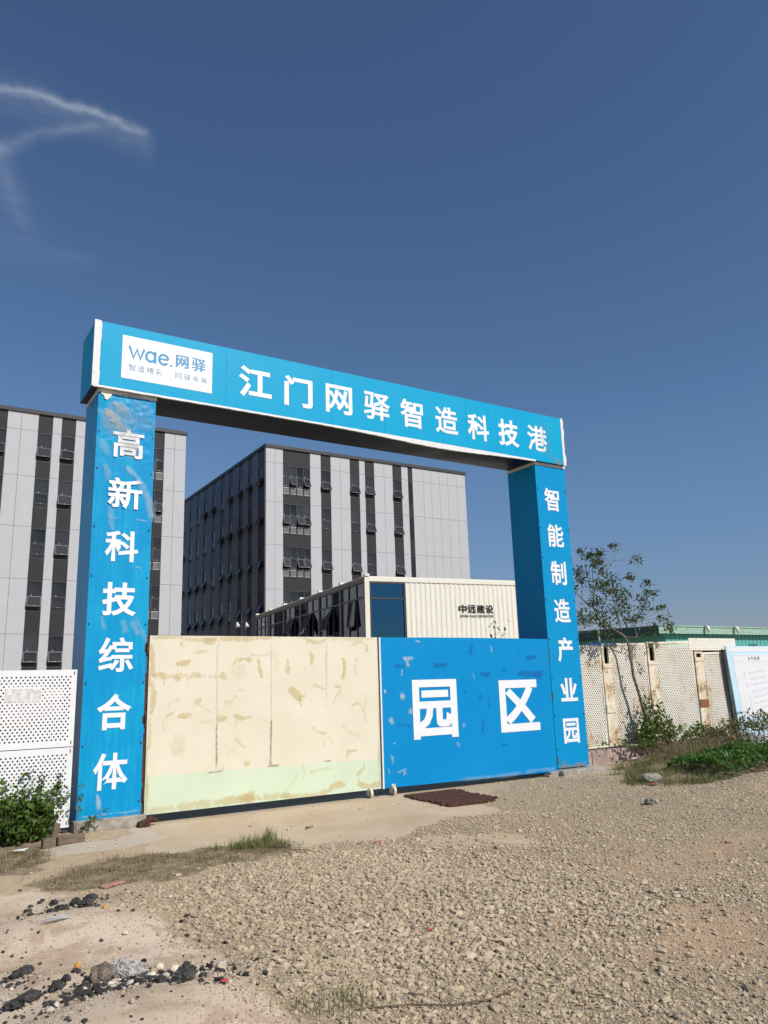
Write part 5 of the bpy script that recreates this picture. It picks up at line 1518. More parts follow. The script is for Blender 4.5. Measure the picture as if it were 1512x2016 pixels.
# right: rust stained fence on a kerb
fenceR = thing('mesh_fence', 'rust stained perforated metal fence behind the small tree right of the gateway', 'fence', (9.6, 1.0, .17))
FX, FZ = 9.6, .17
def shear_to(zl0, zl1, zr0, zr1, x0, x1):
    def f(V_):
        u = (V_[:, 0] - x0) / (x1 - x0)
        lo = zl0 + (zr0 - zl0) * u
        hi = zl1 + (zr1 - zl1) * u
        V_[:, 2] = lo + (hi - lo) * V_[:, 2]
        return V_
    return f
segs = [(9.55, 11.27, 2.36, 2.38), (11.58, 12.80, 2.41, 2.43), (13.14, 14.52, 2.45, 2.49), (14.90, 15.97, 2.20, 2.22)]
for x0, x1, ta, tb in segs:
    V0 = shear_to(0, ta - FZ, 0.02, tb - FZ, x0 - FX, x1 - FX)
    Hh = ta - FZ
    def sh(V_, Hh=Hh, ta=ta, tb=tb, x0=x0, x1=x1):
        u = (V_[:, 0] - (x0 - FX)) / (x1 - x0)
        V_[:, 2] = V_[:, 2] * (1 + (tb - ta) / Hh * u)
        V_[:, 1] += .012 * np.sin(V_[:, 0] * 4 + V_[:, 2] * 2) * np.clip(V_[:, 2], 0, 1)
        return V_
    perforated('panel', x0 - FX, x1 - FX, .0, Hh, .066, .0385, .0158, (.03, .05, .03), fenceR, M['rusty_panel'], sh)
p = perforated('patch_panel', 14.40 - FX, 16.28 - FX, 2.25 - FZ, 2.55 - FZ, .07, .045, .010, (.05, .03, .02), fenceR, M['rusty_panel'])
p.location = (0, -.02, 0)
for x0, x1, zt in ((11.28, 11.57, 2.38), (12.82, 13.13, 2.43), (14.55, 14.88, 2.2)):
    b = MB()
    zs = zt - FZ
    sl_b, sl_t = (zs - .42, zs - .02) if x0 < 14 else (zs - .12, zs - .03)
    a, c = x0 - FX, x1 - FX
    b.box(a, c, -.03, .02, 0, sl_b)
    b.box(a, a + .075, -.03, .02, sl_b, sl_t)
    b.box(c - .075, c, -.03, .02, sl_b, sl_t)
    b.box(a, c, -.03, .02, sl_t, zs + .02)
    ps = bevel(b.build('post', M['rusty_post'], fenceR), .006)
    b = MB()
    b.box(a - .01, c + .01, -.045, -.032, sl_b - .09, sl_b - .01)
    b.build('band', M['rusty_post'], ps)
    b = MB()
    b.box(a + .0, c + .0, -.05, -.032, .72, .90)
    b.build('clamp_plate', M['rusty_plate' if x0 > 14 else 'rusty_post'], ps)
b = MB()
b.box(9.56 - FX, 16.0 - FX, .10, .12, 0, 2.15)
b.build('added_dark_sheet', M['backing'], fenceR)  # added dark sheet, makes the rusty panels' holes look shaded
b = MB()
nn = 30
for i in range(nn):
    x = 10.95 + .9 * i / nn - FX
    z = 2.40 - FZ + .012 * math.sin(i * 1.3)
    b.face([(x, -.05, z - .03), (x + .03, -.05, z - .03 + .006 * math.sin(i)), (x + .03, .04, z + .02 + .01 * math.sin(i * 2.1)), (x, .04, z + .02 + .01 * math.sin(i * 1.7))])
b.build('tarp_strip', M['tarp_blue'], fenceR)
b = MB()
b.tube([(11.33 - FX, .05, 1.9), (11.33 - FX, .05, 2.55)], .02, 6)
b.build('stub_pole', M['cont'], fenceR)

b = MB()
for k in range(5):
    xa_, xb_ = 9.62 + k * .89, 9.62 + (k + 1) * .89 - .008
    dz = .012 * random.uniform(-1, 1)
    b.box(xa_, xb_, .78 + random.uniform(0, .012), 1.06, -.35, .14 + dz)
tag(bevel(b.build('kerb', M['kerb']), .02), 'low pinkish concrete kerb along the foot of the rusty fence', 'kerb')

# notice board
nb = thing('notice_board', 'pale blue edged notice board with a site plan leaning beyond the rusty fence', 'notice board', (15.65, .85, .42))
LEAN = R(4.5)
def brd(mb, x0, x1, z0, z1, y0, y1, mi=0):
    pts = [(x, y, z) for z in (z0, z1) for (x, y) in ((x0, y0), (x1, y0), (x1, y1), (x0, y1))]
    mb.hexa([(x - math.tan(LEAN) * z + .16, y, z) for x, y, z in pts], mi)
b = MB()
brd(b, 0, 3.2, -.5, 1.93, 0, .04)
board = b.build('board', M['board_blue'], nb)
b = MB()
brd(b, .22, 3.1, .16, 1.72, -.004, 0)
brd(b, .06, 3.1, 1.78, 1.90, -.004, 0)
b.build('plan_sheet', M['board_white'], board)
b = MB()
brd(b, .24, 3.08, 1.695, 1.703, -.007, -.0045)
brd(b, .24, 3.08, 1.53, 1.538, -.007, -.0045)
b.build('rule_lines', M['print_grey'], board)
l = MB()
for i, ch in enumerate('总平面图'): add_glyph(l, ch, .93 + i * .135, 1.615, .085, .085, -.008, (.01, .01))
l.build('title', M['print_dark'], board)
l = MB()
for r_ in range(7):
    for c_ in range(5):
        if (r_, c_) in ((1, 0), (6, 1), (3, 0)): continue
        x = .58 + c_ * .20 + r_ * .012
        z = 1.22 - r_ * .145 - (.02 if r_ > 2 else 0) + c_ * .022
        if c_ == 0:
            brd(l, x, x + .05, z - .05, z + .06, -.0075, -.005)
        else:
            brd(l, x, x + .16, z, z + .055, -.0075, -.005, 1)
            for q in range(3): brd(l, x + q * .055, x + q * .055 + .035, z - .018, z - .004, -.0075, -.005)
l.build('plan_drawing', [M['print_grey'], M['print_pale']], board)
b = MB()
b.tube([(.12, .07, -.6), (-.02, .07, 1.85)], .03, 8)
b.tube([(2.5, .07, -.6), (2.4, .07, 1.85)], .03, 8)
b.build('leg', M['steel_dark'], nb)

# ------------------------------------------------------------------ plants
def leaves(C_, size, tilt=.6, droop=.25, seed=0, asp=.55, var=.35):
    """folded leaf blades, one per centre: V (n*4), F tris, tint"""
    r = np.random.default_rng(seed)
    n = len(C_)
    az = r.uniform(0, 2 * np.pi, n)
    el = r.normal(-droop, tilt, n)
    d = np.stack([np.cos(az) * np.cos(el), np.sin(az) * np.cos(el), np.sin(el)], 1)
    ref = np.stack([r.normal(0, .35, n), r.normal(0, .35, n), np.ones(n)], 1)
    s = np.cross(d, ref)
    s /= np.maximum(np.linalg.norm(s, axis=1, keepdims=True), 1e-6)
    nn = np.cross(s, d)
    L = (size * r.uniform(1 - var, 1 + var, n))[:, None]
    Wd = L * asp * .5
    b0 = C_ - d * L * .5
    tip = C_ + d * L * .5 - nn * L * .10
    m = C_ - d * L * .05
    l = m + s * Wd + nn * L * .07
    rr = m - s * Wd + nn * L * .07
    V_ = np.stack([b0, l, tip, rr], 1).reshape(-1, 3)
    k = np.arange(n)[:, None] * 4
    F_ = np.concatenate([k + np.array([[0, 2, 1]]), k + np.array([[0, 3, 2]])], 0)
    t = np.repeat(np.clip(r.normal(.45, .28, n), 0, 1), 4)
    return V_, F_, np.stack([t, t, t], 1)


def leaf_obj(name, C_, size, m, parent=None, **kw):
    V_, F_, T_ = leaves(np.asarray(C_, float), size, **kw)
    return link(name, np_mesh(name, V_, F_, m, {'tint': T_}), parent)


def sprout(mb, p0, p1, r0, r1, n=6, wob=.03, sag=0.0):
    p0, p1 = np.array(p0, float), np.array(p1, float)
    pts = []
    for i in range(n + 1):
        t = i / n
        p = p0 + (p1 - p0) * t + (rng.normal(0, wob, 3) if 0 < i < n else 0)
        p[2] += sag * math.sin(math.pi * t)
        pts.append(tuple(p))
    mb.tube(pts, [r0 + (r1 - r0) * i / n for i in range(n + 1)], 5)
    return pts


# shrub in front of the left fence
sh = thing('leafy_shrub', 'dense green leafy shrub in front of the white mesh fence at lower left', 'shrub', (-.75, -.25, float(H(-.75, -.25))))
pts, st = [], MB()
r2 = np.random.default_rng(5)
for k in range(70):
    a = r2.uniform(0, 2 * math.pi)
    rad = .52 * math.sqrt(r2.uniform(0, 1))
    hgt = (.60 - .40 * (rad / .55) ** 2) * r2.uniform(.65, 1.12)
    bx, by_ = math.cos(a) * rad * .95, math.sin(a) * rad * .62
    top = np.array([bx * 1.12 + r2.normal(0, .05), by_ * 1.1 + r2.normal(0, .04), hgt])
    pp = sprout(st, (bx * .45, by_ * .45, -.05), top, .006, .002, 5, .02)
    for q in range(34):
        t = r2.uniform(.25, 1.0)
        i = min(int(t * 5), 4)
        c = np.array(pp[i]) + (np.array(pp[i + 1]) - np.array(pp[i])) * (t * 5 - i)
        pts.append(c + r2.normal(0, .045, 3))
for (tx, ty, tz) in ((.12, .1, .78), (.30, .12, .74), (.52, .15, .66), (-.2, .1, .72), (.58, .1, .48)):
    pp = sprout(st, (tx * .5, ty, .3), (tx, ty, tz), .005, .002, 5, .02)
    for q in range(30):
        i = r2.integers(1, 6)
        pts.append(np.array(pp[i]) + r2.normal(0, .035, 3))
P_ = np.array(pts)
P_[:, 2] = np.maximum(P_[:, 2], .02)
leaf_obj('foliage', P_, .085, M['leaf_shrub'], sh, seed=3, asp=.62, tilt=.5)
st.build('stem', M['twig'], sh)

# plantlet creeping at the foot of the left pillar
vn = thing('seedling', 'thin green seedling growing at the foot of the left pillar', 'plant', (.0, -.16, -.13))
st, pts = MB(), []
for (tx, tz) in ((.0, .62), (-.05, .45), (.25, .22), (.36, .27), (.14, .16)):
    pp = sprout(st, (0, 0, 0), (tx, -.03, tz), .004, .002, 6, .015)
    for q in range(9 if tx < .1 else 7):
        pts.append(np.array(pp[r2.integers(3, 7)]) + r2.normal(0, .03, 3) * (1, .6, 1))
leaf_obj('foliage', pts, .075, M['leaf_shrub'], vn, seed=9, asp=.45)
st.build('stem', M['twig'], vn)

# thin tree before the rusty fence
TX, TY, TZ = 12.2, .72, .14
tree = thing('thin_tree', 'thin bent tree with sparse small leaves in front of the rusty fence', 'tree', (TX, TY, TZ))
tr = MB()
tr.smooth = True
T0 = Vector((TX, TY, TZ))
def br(pts, r0, r1, n=8):
    p = [Vector(q) - T0 for q in pts]
    rad = [r0 + (r1 - r0) * i / (len(p) - 1) for i in range(len(p))]
    tr.tube(p, rad, n)
    return p
trunk_pts = [(12.2, .72, .10), (12.2, .72, .30), (12.23, .72, .69), (12.09, .72, 1.27), (11.94, .71, 1.7), (11.92, .70, 2.01), (11.88, .70, 2.35), (11.77, .70, 2.55),
             (11.6, .69, 2.63), (11.29, .68, 2.76), (11.01, .68, 2.85), (10.81, .67, 3.18), (10.48, .66, 3.35), (10.28, .66, 3.51), (9.9, .68, 3.6)]
br(trunk_pts, .042, .008, 10)
twigs = [br(q, a, b) for q, a, b in (
    ([(10.81, .67, 3.18), (10.86, .65, 3.53), (11.02, .62, 3.92), (11.38, .6, 4.21), (11.52, .6, 4.25), (11.7, .6, 4.49), (11.86, .6, 4.65)], .014, .004),
    ([(11.52, .6, 4.25), (11.81, .58, 4.29), (12.27, .57, 4.28), (12.64, .57, 4.33)], .006, .003),
    ([(11.8, .70, 2.54), (12.1, .65, 2.53), (12.33, .6, 2.93), (12.8, .55, 3.12), (13.1, .5, 3.23)], .012, .003),
    ([(12.1, .65, 2.53), (12.16, .7, 2.77), (12.09, .75, 2.93), (12.48, .8, 3.13), (12.67, .8, 3.51)], .010, .003),
    ([(11.74, .70, 2.56), (11.69, .8, 3.0), (11.65, .85, 3.56), (11.56, .85, 3.79), (11.44, .85, 3.91)], .012, .003),
    ([(11.01, .68, 2.85), (10.69, .75, 2.78), (10.37, .8, 2.62), (10.03, .8, 2.59)], .010, .003),
    ([(11.29, .68, 2.76), (11.2, .9, 3.2), (11.1, 1.0, 3.7), (11.18, 1.0, 4.26)], .010, .003),
    ([(10.86, .65, 3.53), (10.7, .5, 3.96), (10.73, .45, 4.12), (10.78, .45, 4.35)], .008, .003),
    ([(10.48, .66, 3.35), (10.45, .6, 3.8), (10.61, .55, 4.26)], .007, .003),
    ([(11.94, .71, 1.7), (12.05, .6, 1.78), (12.08, .55, 1.85)], .005, .002))]
tr.build('trunk', M['bark'], tree)
pts = []
tb = MB()
rt_ = np.random.default_rng(21)
allb = [np.array(p) for t in twigs for p in t] + [np.array(Vector(q) - T0) for q in trunk_pts[8:]]
for (cx, cz, rr) in CLUMPS:
    cy = .7 + rt_.normal(0, .22)
    c = np.array([cx - TX, cy - TY, cz - TZ])
    near_ = min(allb, key=lambda p: np.linalg.norm(p - c) + (.3 if p[2] > c[2] else 0))
    sprout(tb, near_, c, .005, .002, 4, .02)
    for q in range(int(24 + rr * 260)):
        pts.append(c + rt_.normal(0, rr * .62, 3) * (1, 1.1, .8))
for (cx, cz) in ((12.07, 1.83), (12.12, 1.76), (12.03, 1.95)):
    for q in range(6): pts.append(np.array([cx - TX, -.1, cz - TZ]) + rt_.normal(0, .04, 3))
leaf_obj('crown', pts, .082, M['leaf_tree'], tree, seed=8, asp=.5, droop=.35, tilt=.45)
tb.build('twigs', M['bark'], tree)

# undergrowth round the tree
ug = thing('weedy_shrub', 'weedy green undergrowth around the foot of the thin tree', 'shrub', (12.25, .55, .1))
st, pts, pt2 = MB(), [], []
for k in range(64):
    bx = rt_.normal(.12, .36)
    hgt = max(.18, 1.12 - abs(bx - .1) * 1.1) * rt_.uniform(.5, 1.15)
    pp = sprout(st, (bx * .6, rt_.uniform(-.1, .15), -.05), (bx + rt_.normal(0, .08), rt_.uniform(-.18, .2), hgt), .005, .002, 5, .03)
    for q in range(17):
        i = rt_.integers(2, 6)
        (pts if rt_.uniform() < .85 else pt2).append(np.array(pp[i]) + rt_.normal(0, .05, 3))
for k in range(40):
    pts.append(np.array([rt_.uniform(-1.6, 1.0), rt_.uniform(.05, .3), rt_.uniform(.06, .22)]))
leaf_obj('foliage', pts, .098, M['leaf_shrub'], ug, seed=12, asp=.62)
leaf_obj('withered_leaves', pt2, .07, M['dry_grass'], ug, seed=13, asp=.5)
st.build('stem', M['twig'], ug)

# sapling behind the gate, its leaves showing left of the right pillar
sp = thing('sapling', 'sapling behind the blue gate showing a few leaves left of the right pillar', 'tree', (10.62, 3.6, Z0))
st, pts = MB(), []
for (tx, tz) in ((-.35, 3.15), (-.15, 3.35), (-.42, 2.75), (.1, 3.0), (.2, 2.6)):
    pp = sprout(st, (0, 0, 0), (tx, rt_.normal(0, .1), tz), .018, .004, 7, .04)
    for q in range(15): pts.append(np.array(pp[rt_.integers(5, 8)]) + rt_.normal(0, .10, 3))
leaf_obj('crown', pts, .10, M['leaf_tree'], sp, seed=15)
st.build('trunk', M['bark'], sp)

# bushes at the right edge
def bush(name, label, loc, ext, n, size, m, seed, stems=40):
    o = thing(name, label, 'bush', loc)
    r_ = np.random.default_rng(seed)
    pts, st = [], MB()
    for k in range(n):
        u, v = r_.uniform(-1, 1), r_.uniform(-1, 1)
        top = ext[2] * (1 - .5 * u * u - .35 * v * v) * (.7 + .6 * float(vnoise(u * ext[0] * 3, v * ext[1] * 3, .8, seed)))
        pts.append((u * ext[0], v * ext[1], top * r_.uniform(.25, 1) ** .5))
    for k in range(stems):
        u, v = r_.uniform(-1, 1), r_.uniform(-1, 1)
        sprout(st, (u * ext[0], v * ext[1], -.05), (u * ext[0] + r_.normal(0, .08), v * ext[1] + r_.normal(0, .08), ext[2] * r_.uniform(.5, 1.1)), .005, .002, 4, .02)
    leaf_obj('foliage', np.array(pts), size, m, o, seed=seed, asp=.6)
    st.build('stem', M['twig'], o)
    return o
bush('low_bush', 'bright green low bush on the gravel edge at the right', (11.75, -2.05, float(H(11.75, -2.05)) - .02), (1.55, .75, .40), 3600, .085, M['leaf_bush'], 31)
bush('weed_clump', 'tall dull green weeds in front of the notice board', (15.1, -.15, .12), (1.5, .6, .62), 1700, .075, M['leaf_weed'], 33, 70)
bush('weed_clump', 'scruffy weeds at the foot of the last rusty fence panel', (13.75, .35, .05), (.75, .3, .48), 800, .08, M['leaf_shrub'], 35, 30)
# brushwood heap
bp_ = MB()
for k in range(210):
    x, y = rt_.uniform(11.4, 15.6), rt_.uniform(-.9, .5)
    a = rt_.uniform(0, math.pi)
    L = rt_.uniform(.3, 1.1)
    z = .05 + rt_.uniform(0, .38) * (1 - abs(x - 13.6) / 2.6)
    dx, dy = math.cos(a) * L / 2, math.sin(a) * L / 2 * .6
    dz = rt_.normal(0, .10)
    sprout(bp_, (x - dx, y - dy, max(z - dz, .0)), (x + dx, y + dy, z + dz), .006, .003, 5, .03)
tag(bp_.build('brushwood_heap', M['twig']), 'tangled heap of dry twigs between the weeds and the low bush', 'brushwood')


def grass(name, n, poly, hgt, m, seed, lean=.35, wid=.006, kind='stuff'):
    r_ = np.random.default_rng(seed)
    pl_ = np.array(poly)
    lo, hi = pl_.min(0), pl_.max(0)
    X = r_.uniform(lo[0], hi[0], n * 5)
    Y = r_.uniform(lo[1], hi[1], n * 5)
    k = (soft(X, Y, poly, .08) > r_.uniform(.1, 1, n * 5)) & (vnoise(X, Y, .22, seed) + .35 * vnoise(X, Y, .07, seed + 1) > r_.uniform(.3, .95, n * 5))
    X, Y = X[k][:n], Y[k][:n]
    n = len(X)
    Zg = H(X, Y)
    h = hgt * r_.uniform(.4, 1.25, n) * (.6 + .8 * vnoise(X, Y, .4, seed + 2))
    a = r_.uniform(0, 2 * np.pi, n)
    ln = r_.normal(0, lean, n)
    d = np.stack([np.cos(a), np.sin(a)], 1)
    s = np.stack([-d[:, 1], d[:, 0]], 1) * wid * .5
    b0 = np.stack([X, Y, Zg - .005], 1)
    S3 = np.concatenate([s, np.zeros((n, 1))], 1)
    mid = b0 + np.concatenate([d * (ln * h * .35)[:, None], (h * .55)[:, None]], 1)
    tip = b0 + np.concatenate([d * (ln * h * 1.1)[:, None], (h * (1 - .35 * np.abs(ln)))[:, None]], 1)
    V_ = np.stack([b0 - S3, b0 + S3, mid + S3 * .8, mid - S3 * .8, tip, tip + S3 * .1], 1).reshape(-1, 3)
    q = np.arange(n)[:, None] * 6
    F_ = np.concatenate([q + np.array([[0, 1, 2, 3]]), q + np.array([[3, 2, 5, 4]])])
    t = np.repeat(r_.uniform(0, 1, n), 6)
    o = link(name, np_mesh(name, V_, F_, m, {'tint': np.stack([t, t, t], 1)}))
    return tag(o, kind=kind)


tag(grass('dry_grass', 3800, P_SOIL, .062, M['dry_grass'], 51, .7, .0045), 'low dry grass in a strip across the sandy entrance', 'grass')
tag(grass('grass', 1500, [(1.0, -2.5), (1.95, -1.95), (2.15, -2.6), (1.5, -3.0)], .14, M['grass'], 52), 'green grass tuft at the end of the dry strip', 'grass')
tag(grass('grass', 5200, P_SOIL_R, .13, M['grass'], 53), 'green grass patch on the gravel beside the right pillar', 'grass')
tag(grass('dry_grass', 1800, [(11.2, -.3), (13.2, .3), (13.4, -.5), (11.6, -1.2)], .28, M['dry_grass'], 54, .6), 'straw coloured grass under the twig heap', 'grass')
tag(grass('grass', 130, [(-.35, -7.0), (.35, -7.0), (.35, -7.45), (-.35, -7.45)], .10, M['grass'], 55, .6, .004), 'few thin grass blades at the lower picture edge', 'grass')
tag(grass('grass', 900, [(-1.5, -1.0), (-.3, -.8), (-.5, -1.9), (-1.5, -2.2)], .10, M['dry_grass'], 56, .8), 'dry litter grass below the shrub', 'grass')

# ------------------------------------------------------------------ gravel
ico_v = []
phi = (1 + 5 ** .5) / 2
for a in (-1, 1):
    for b in (-phi, phi): ico_v += [(0, a, b), (a, b, 0), (b, 0, a)]
ico_v = np.array(ico_v, float)
ico_v /= np.linalg.norm(ico_v[0])
from itertools import combinations
el_ = min(np.linalg.norm(ico_v[0] - q) for q in ico_v[1:])
ico_f = []
for t3 in combinations(range(12), 3):
    if all(np.linalg.norm(ico_v[a] - ico_v[b]) < el_ * 1.05 for a, b in combinations(t3, 2)):
        a, b, c = t3
        if np.dot(np.cross(ico_v[b] - ico_v[a], ico_v[c] - ico_v[a]), ico_v[a]) < 0: b, c = c, b
        ico_f.append((a, b, c))
ico_f = np.array(ico_f)


def stones(name, X, Y, rad, m, r_, sink=.2, flat=.65, jit=.28):
    n = len(X)
    V_ = np.repeat(ico_v[None], n, 0) * (1 + r_.normal(0, jit * .6, (n, 12, 1)))
    V_ = V_ + r_.normal(0, jit * .35, (n, 12, 3))
    sc = np.stack([r_.uniform(.75, 1.35, n), r_.uniform(.65, 1.05, n), r_.uniform(.5, 1.0, n) * flat * 1.25], 1)
    V_ = V_ * sc[:, None] * rad[:, None, None]
    tl = r_.normal(0, .35, n)
    ca, sa = np.cos(tl)[:, None], np.sin(tl)[:, None]
    y, z = V_[..., 1] * ca - V_[..., 2] * sa, V_[..., 1] * sa + V_[..., 2] * ca
    V_[..., 1], V_[..., 2] = y, z
    an = r_.uniform(0, 2 * np.pi, n)
    ca, sa = np.cos(an)[:, None], np.sin(an)[:, None]
    x, y = V_[..., 0] * ca - V_[..., 1] * sa, V_[..., 0] * sa + V_[..., 1] * ca
    V_[..., 0], V_[..., 1] = x + X[:, None], y + Y[:, None]
    V_[..., 2] += (H(X, Y) + rad * flat * (1 - sink) * .7)[:, None]
    F_ = (np.arange(n)[:, None, None] * 12 + ico_f[None]).reshape(-1, 3)
    t = np.stack([np.clip(r_.uniform(0, 1, n) * .8 + vnoise(X, Y, 1.4, 66) * .5 - .15, 0, 1), r_.uniform(0, 1, n), r_.uniform(0, 1, n)], 1)
    return link(name, np_mesh(name, V_.reshape(-1, 3), F_, m, {'tint': np.repeat(t, 12, 0)}))


rg = np.random.default_rng(77)
NS = 330000
X, Y = rg.uniform(-2.0, 12.2, NS), rg.uniform(-8.7, .3, NS)
rel = np.stack([X - CAM_POS.x, Y - CAM_POS.y], 1)
dep = rel @ np.array([fw.x, fw.y]) / math.hypot(fw.x, fw.y)
lat = rel @ np.array([rt0.x, rt0.y])
vis = (dep > 2.6) & (np.abs(lat) < dep * .56 + .5)
X, Y, dep = X[vis], Y[vis], dep[vis]
c_, s_, g_, d_, so_, pd_ = masks(X, Y)
patchy = np.clip(vnoise(X, Y, .8, 61) * .9 + vnoise(X, Y * .6, 1.9, 63) * 1.3 - .74 + (vnoise(X, Y, .25, 62) - .5) * .8, 0.10, 1)
strong = np.clip(1.15 - np.hypot((X - 1.6) / 2.4, (Y + 5.5) / 2.2) * .38, .25, 1)
dens = g_ * np.maximum(patchy, strong * .95) * (1 - .93 * np.clip(d_ * 1.3, 0, 1)) * (1 - .94 * c_) * (1 - .9 * so_) * (1 - .9 * pd_)
dens = np.maximum(dens, .035 * (1 - s_) * (1 - so_) * (1 - .75 * c_))
dens = np.maximum(dens, .085 * s_)
sandy = s_ * (1 - np.clip(g_, 0, 1))
k = rg.uniform(0, 1, len(X)) < dens
X, Y, dep, sandy = X[k], Y[k], dep[k], sandy[k]
core = np.exp(-np.hypot((X - 1.5) / 2.6, (Y + 5.6) / 2.4) ** 2)
rad = np.clip((.0074 + .0060 * core) * rg.lognormal(0, .46, len(X)), .004, .036) * (1 - .45 * sandy)
tag(stones('gravel', X, Y, rad, M['gravel'], rg, sink=.42, flat=.60), 'loose crushed stone spread over the entrance ground', 'gravel', kind='stuff')

# the fines between the stones and the grit on the sand
NF = 210000
X, Y = rg.uniform(-2.0, 7.5, NF), rg.uniform(-8.7, -1.2, NF)
rel = np.stack([X - CAM_POS.x, Y - CAM_POS.y], 1)
dep = rel @ np.array([fw.x, fw.y]) / math.hypot(fw.x, fw.y)
lat = rel @ np.array([rt0.x, rt0.y])
vis = (dep > 2.8) & (dep < 9.5) & (np.abs(lat) < dep * .54 + .3)
X, Y = X[vis], Y[vis]
c_, s_, g_, d_, so_, pd_ = masks(X, Y)
k = rg.uniform(0, 1, len(X)) < np.clip(.75 * g_ + .5 * s_ * vnoise(X, Y, .5, 71) + .25 * d_, .06, 1) * (1 - .8 * c_)
X, Y = X[k], Y[k]
tag(stones('grit', X, Y, np.clip(rg.lognormal(math.log(.0042), .35, len(X)), .002, .008), M['gravel'], rg, sink=.3), 'fine grit and small stones between the gravel and on the sand', 'grit', kind='stuff')

# fine black and pale chips scattered in the debris on the sand
X = np.concatenate([rg.normal(-.82, .24, 1500), rg.normal(-.8, .22, 230), rg.normal(-.4, .4, 300), rg.uniform(-1.6, 0, 260), rg.normal(-1.42, .1, 160)])
Y = np.concatenate([rg.normal(-6.10, .12, 1500), rg.normal(-3.82, .17, 230), rg.normal(-6.35, .3, 300), rg.uniform(-7, -3.6, 260), rg.normal(-5.7, .28, 160)])
rad = np.clip(rg.lognormal(math.log(.0085), .55, len(X)), .003, .030)
rad[:500] *= 1.35
rad[1500:] *= .85
tag(stones('debris_chips', X, Y, rad, M['chips'], rg), 'small black and pale chips strewn on the sand', 'debris', kind='stuff')


def lump(name, label, cat, x, y, r_, m, group=None, sc=(1, 1, .7), seed=0, sub=3, rough=.35, sink=.3, rz=None, tag_it=True):
    """irregular lump of stone or asphalt"""
    rr = np.random.default_rng(seed)
    V_, F_ = ico_v.copy(), ico_f.copy()
    for _ in range(sub):
        mid, nf, vl = {}, [], list(map(tuple, V_))
        def mp(a, b):
            kk = (min(a, b), max(a, b))
            if kk not in mid:
                p = (np.array(vl[a]) + np.array(vl[b])) / 2
                vl.append(tuple(p / np.linalg.norm(p)))
                mid[kk] = len(vl) - 1
            return mid[kk]
        for a, b, c in F_:
            ab, bc, ca = mp(a, b), mp(b, c), mp(c, a)
            nf += [(a, ab, ca), (b, bc, ab), (c, ca, bc), (ab, bc, ca)]
        V_, F_ = np.array(vl), np.array(nf)
    disp = np.zeros(len(V_))
    for s_, a_ in ((1.1, .5), (.5, .32), (.22, .2), (.1, .10)):
        off = rr.uniform(0, 50, 3)
        disp += a_ * rough * 2 * ((vnoise(V_[:, 0] + off[0] + V_[:, 2] * .7, V_[:, 1] + off[1] - V_[:, 2] * .5, s_, seed) + vnoise(V_[:, 2] + off[2], V_[:, 0] - V_[:, 1], s_, seed + 1)) - 1)
    disp += rr.normal(0, rough * (.10 if m is not M['asphalt'] else .22), len(V_))
    V_ = V_ * (1 + disp)[:, None] * np.array(sc) * r_
    an = rr.uniform(0, 6.28) if rz is None else rz
    ca, sa = math.cos(an), math.sin(an)
    V_ = np.stack([V_[:, 0] * ca - V_[:, 1] * sa, V_[:, 0] * sa + V_[:, 1] * ca, V_[:, 2]], 1)
    o = link(name, np_mesh(name, V_, F_, m), None, (x, y, float(H(x, y)) + r_ * sc[2] * (1 - sink) * .8))
    return tag(o, label, cat, group)


for i, (x, y, r_) in enumerate(LUMPS):
    if i in (0, 1): continue
    if r_ < .024 or i > 36:
        continue
    lump('asphalt_lump', 'black crumbly asphalt lump in the debris on the sand at lower left', 'asphalt lump', x, y, r_ * .66, M['asphalt'], 'asphalt lumps on the sand',
         (1, .75, .62), 100 + i, 2 if r_ < .05 else 3, .42, sink=.45)
sm = [q for q in LUMPS if q[2] < .024]
lump('asphalt_slab', 'flat black asphalt slab lying on the sand at the left edge', 'asphalt slab', -1.38, -5.42, .11, M['asphalt'], None, (1, .5, .2), 201, 3, .4, .3, .9)
lump('asphalt_slab', 'flat black asphalt slab in the lower left corner below the other slab', 'asphalt slab', -1.45, -5.98, .11, M['asphalt'], None, (1, .55, .24), 202, 3, .4, .3, .7)
lump('rubble_chunk', 'large speckled concrete chunk among the black debris', 'rubble', -.83, -5.86, .115, M['rubble'], None, (1.1, .7, .62), 203, 4, .3, .35, -.5)
lump('rubble_chunk', 'brownish grey chunk leaning left of the speckled concrete', 'rubble', -1.0, -5.90, .085, M['brown_lump'], None, (.9, .7, .8), 204, 3, .3, .35, .6)
lump('stone', 'flat grey stone on the grass right of the gateway', 'stone', 9.1, -1.87, .20, M['stone'], None, (1.1, .7, .42), 205, 3, .25, .3, .2)
lump('stone', 'dark grey stone alone on the gravel at the right', 'stone', 6.97, -3.62, .105, M['stone'], None, (1.1, .8, .55), 206, 3, .3, .25, .3)
lump('orange_stone', 'small orange stone at the top of the sand heap', 'stone', -.64, -4.44, .028, M['orange_bit'], None, (1, .8, .7), 207, 2, .25)
lump('orange_stone', 'small orange stone beside the black debris line', 'stone', -1.07, -5.56, .03, M['orange_bit'], None, (.8, .6, 1), 208, 2, .25)
for i, (x, y, r_) in enumerate(((-.72, -6.02, .035), (-.62, -6.3, .042), (-.9, -6.25, .03), (-.68, -6.42, .036), (-.98, -6.05, .028), (-.78, -5.75, .03), (-.55, -5.95, .034), (-.60, -5.80, .028))):
    lump('pale_pebble', 'rounded pale pebble among the black debris', 'pebble', x, y, r_, M['pale_bit'], 'pale pebbles in the debris', (1, .8, .75), 220 + i, 2, .15)


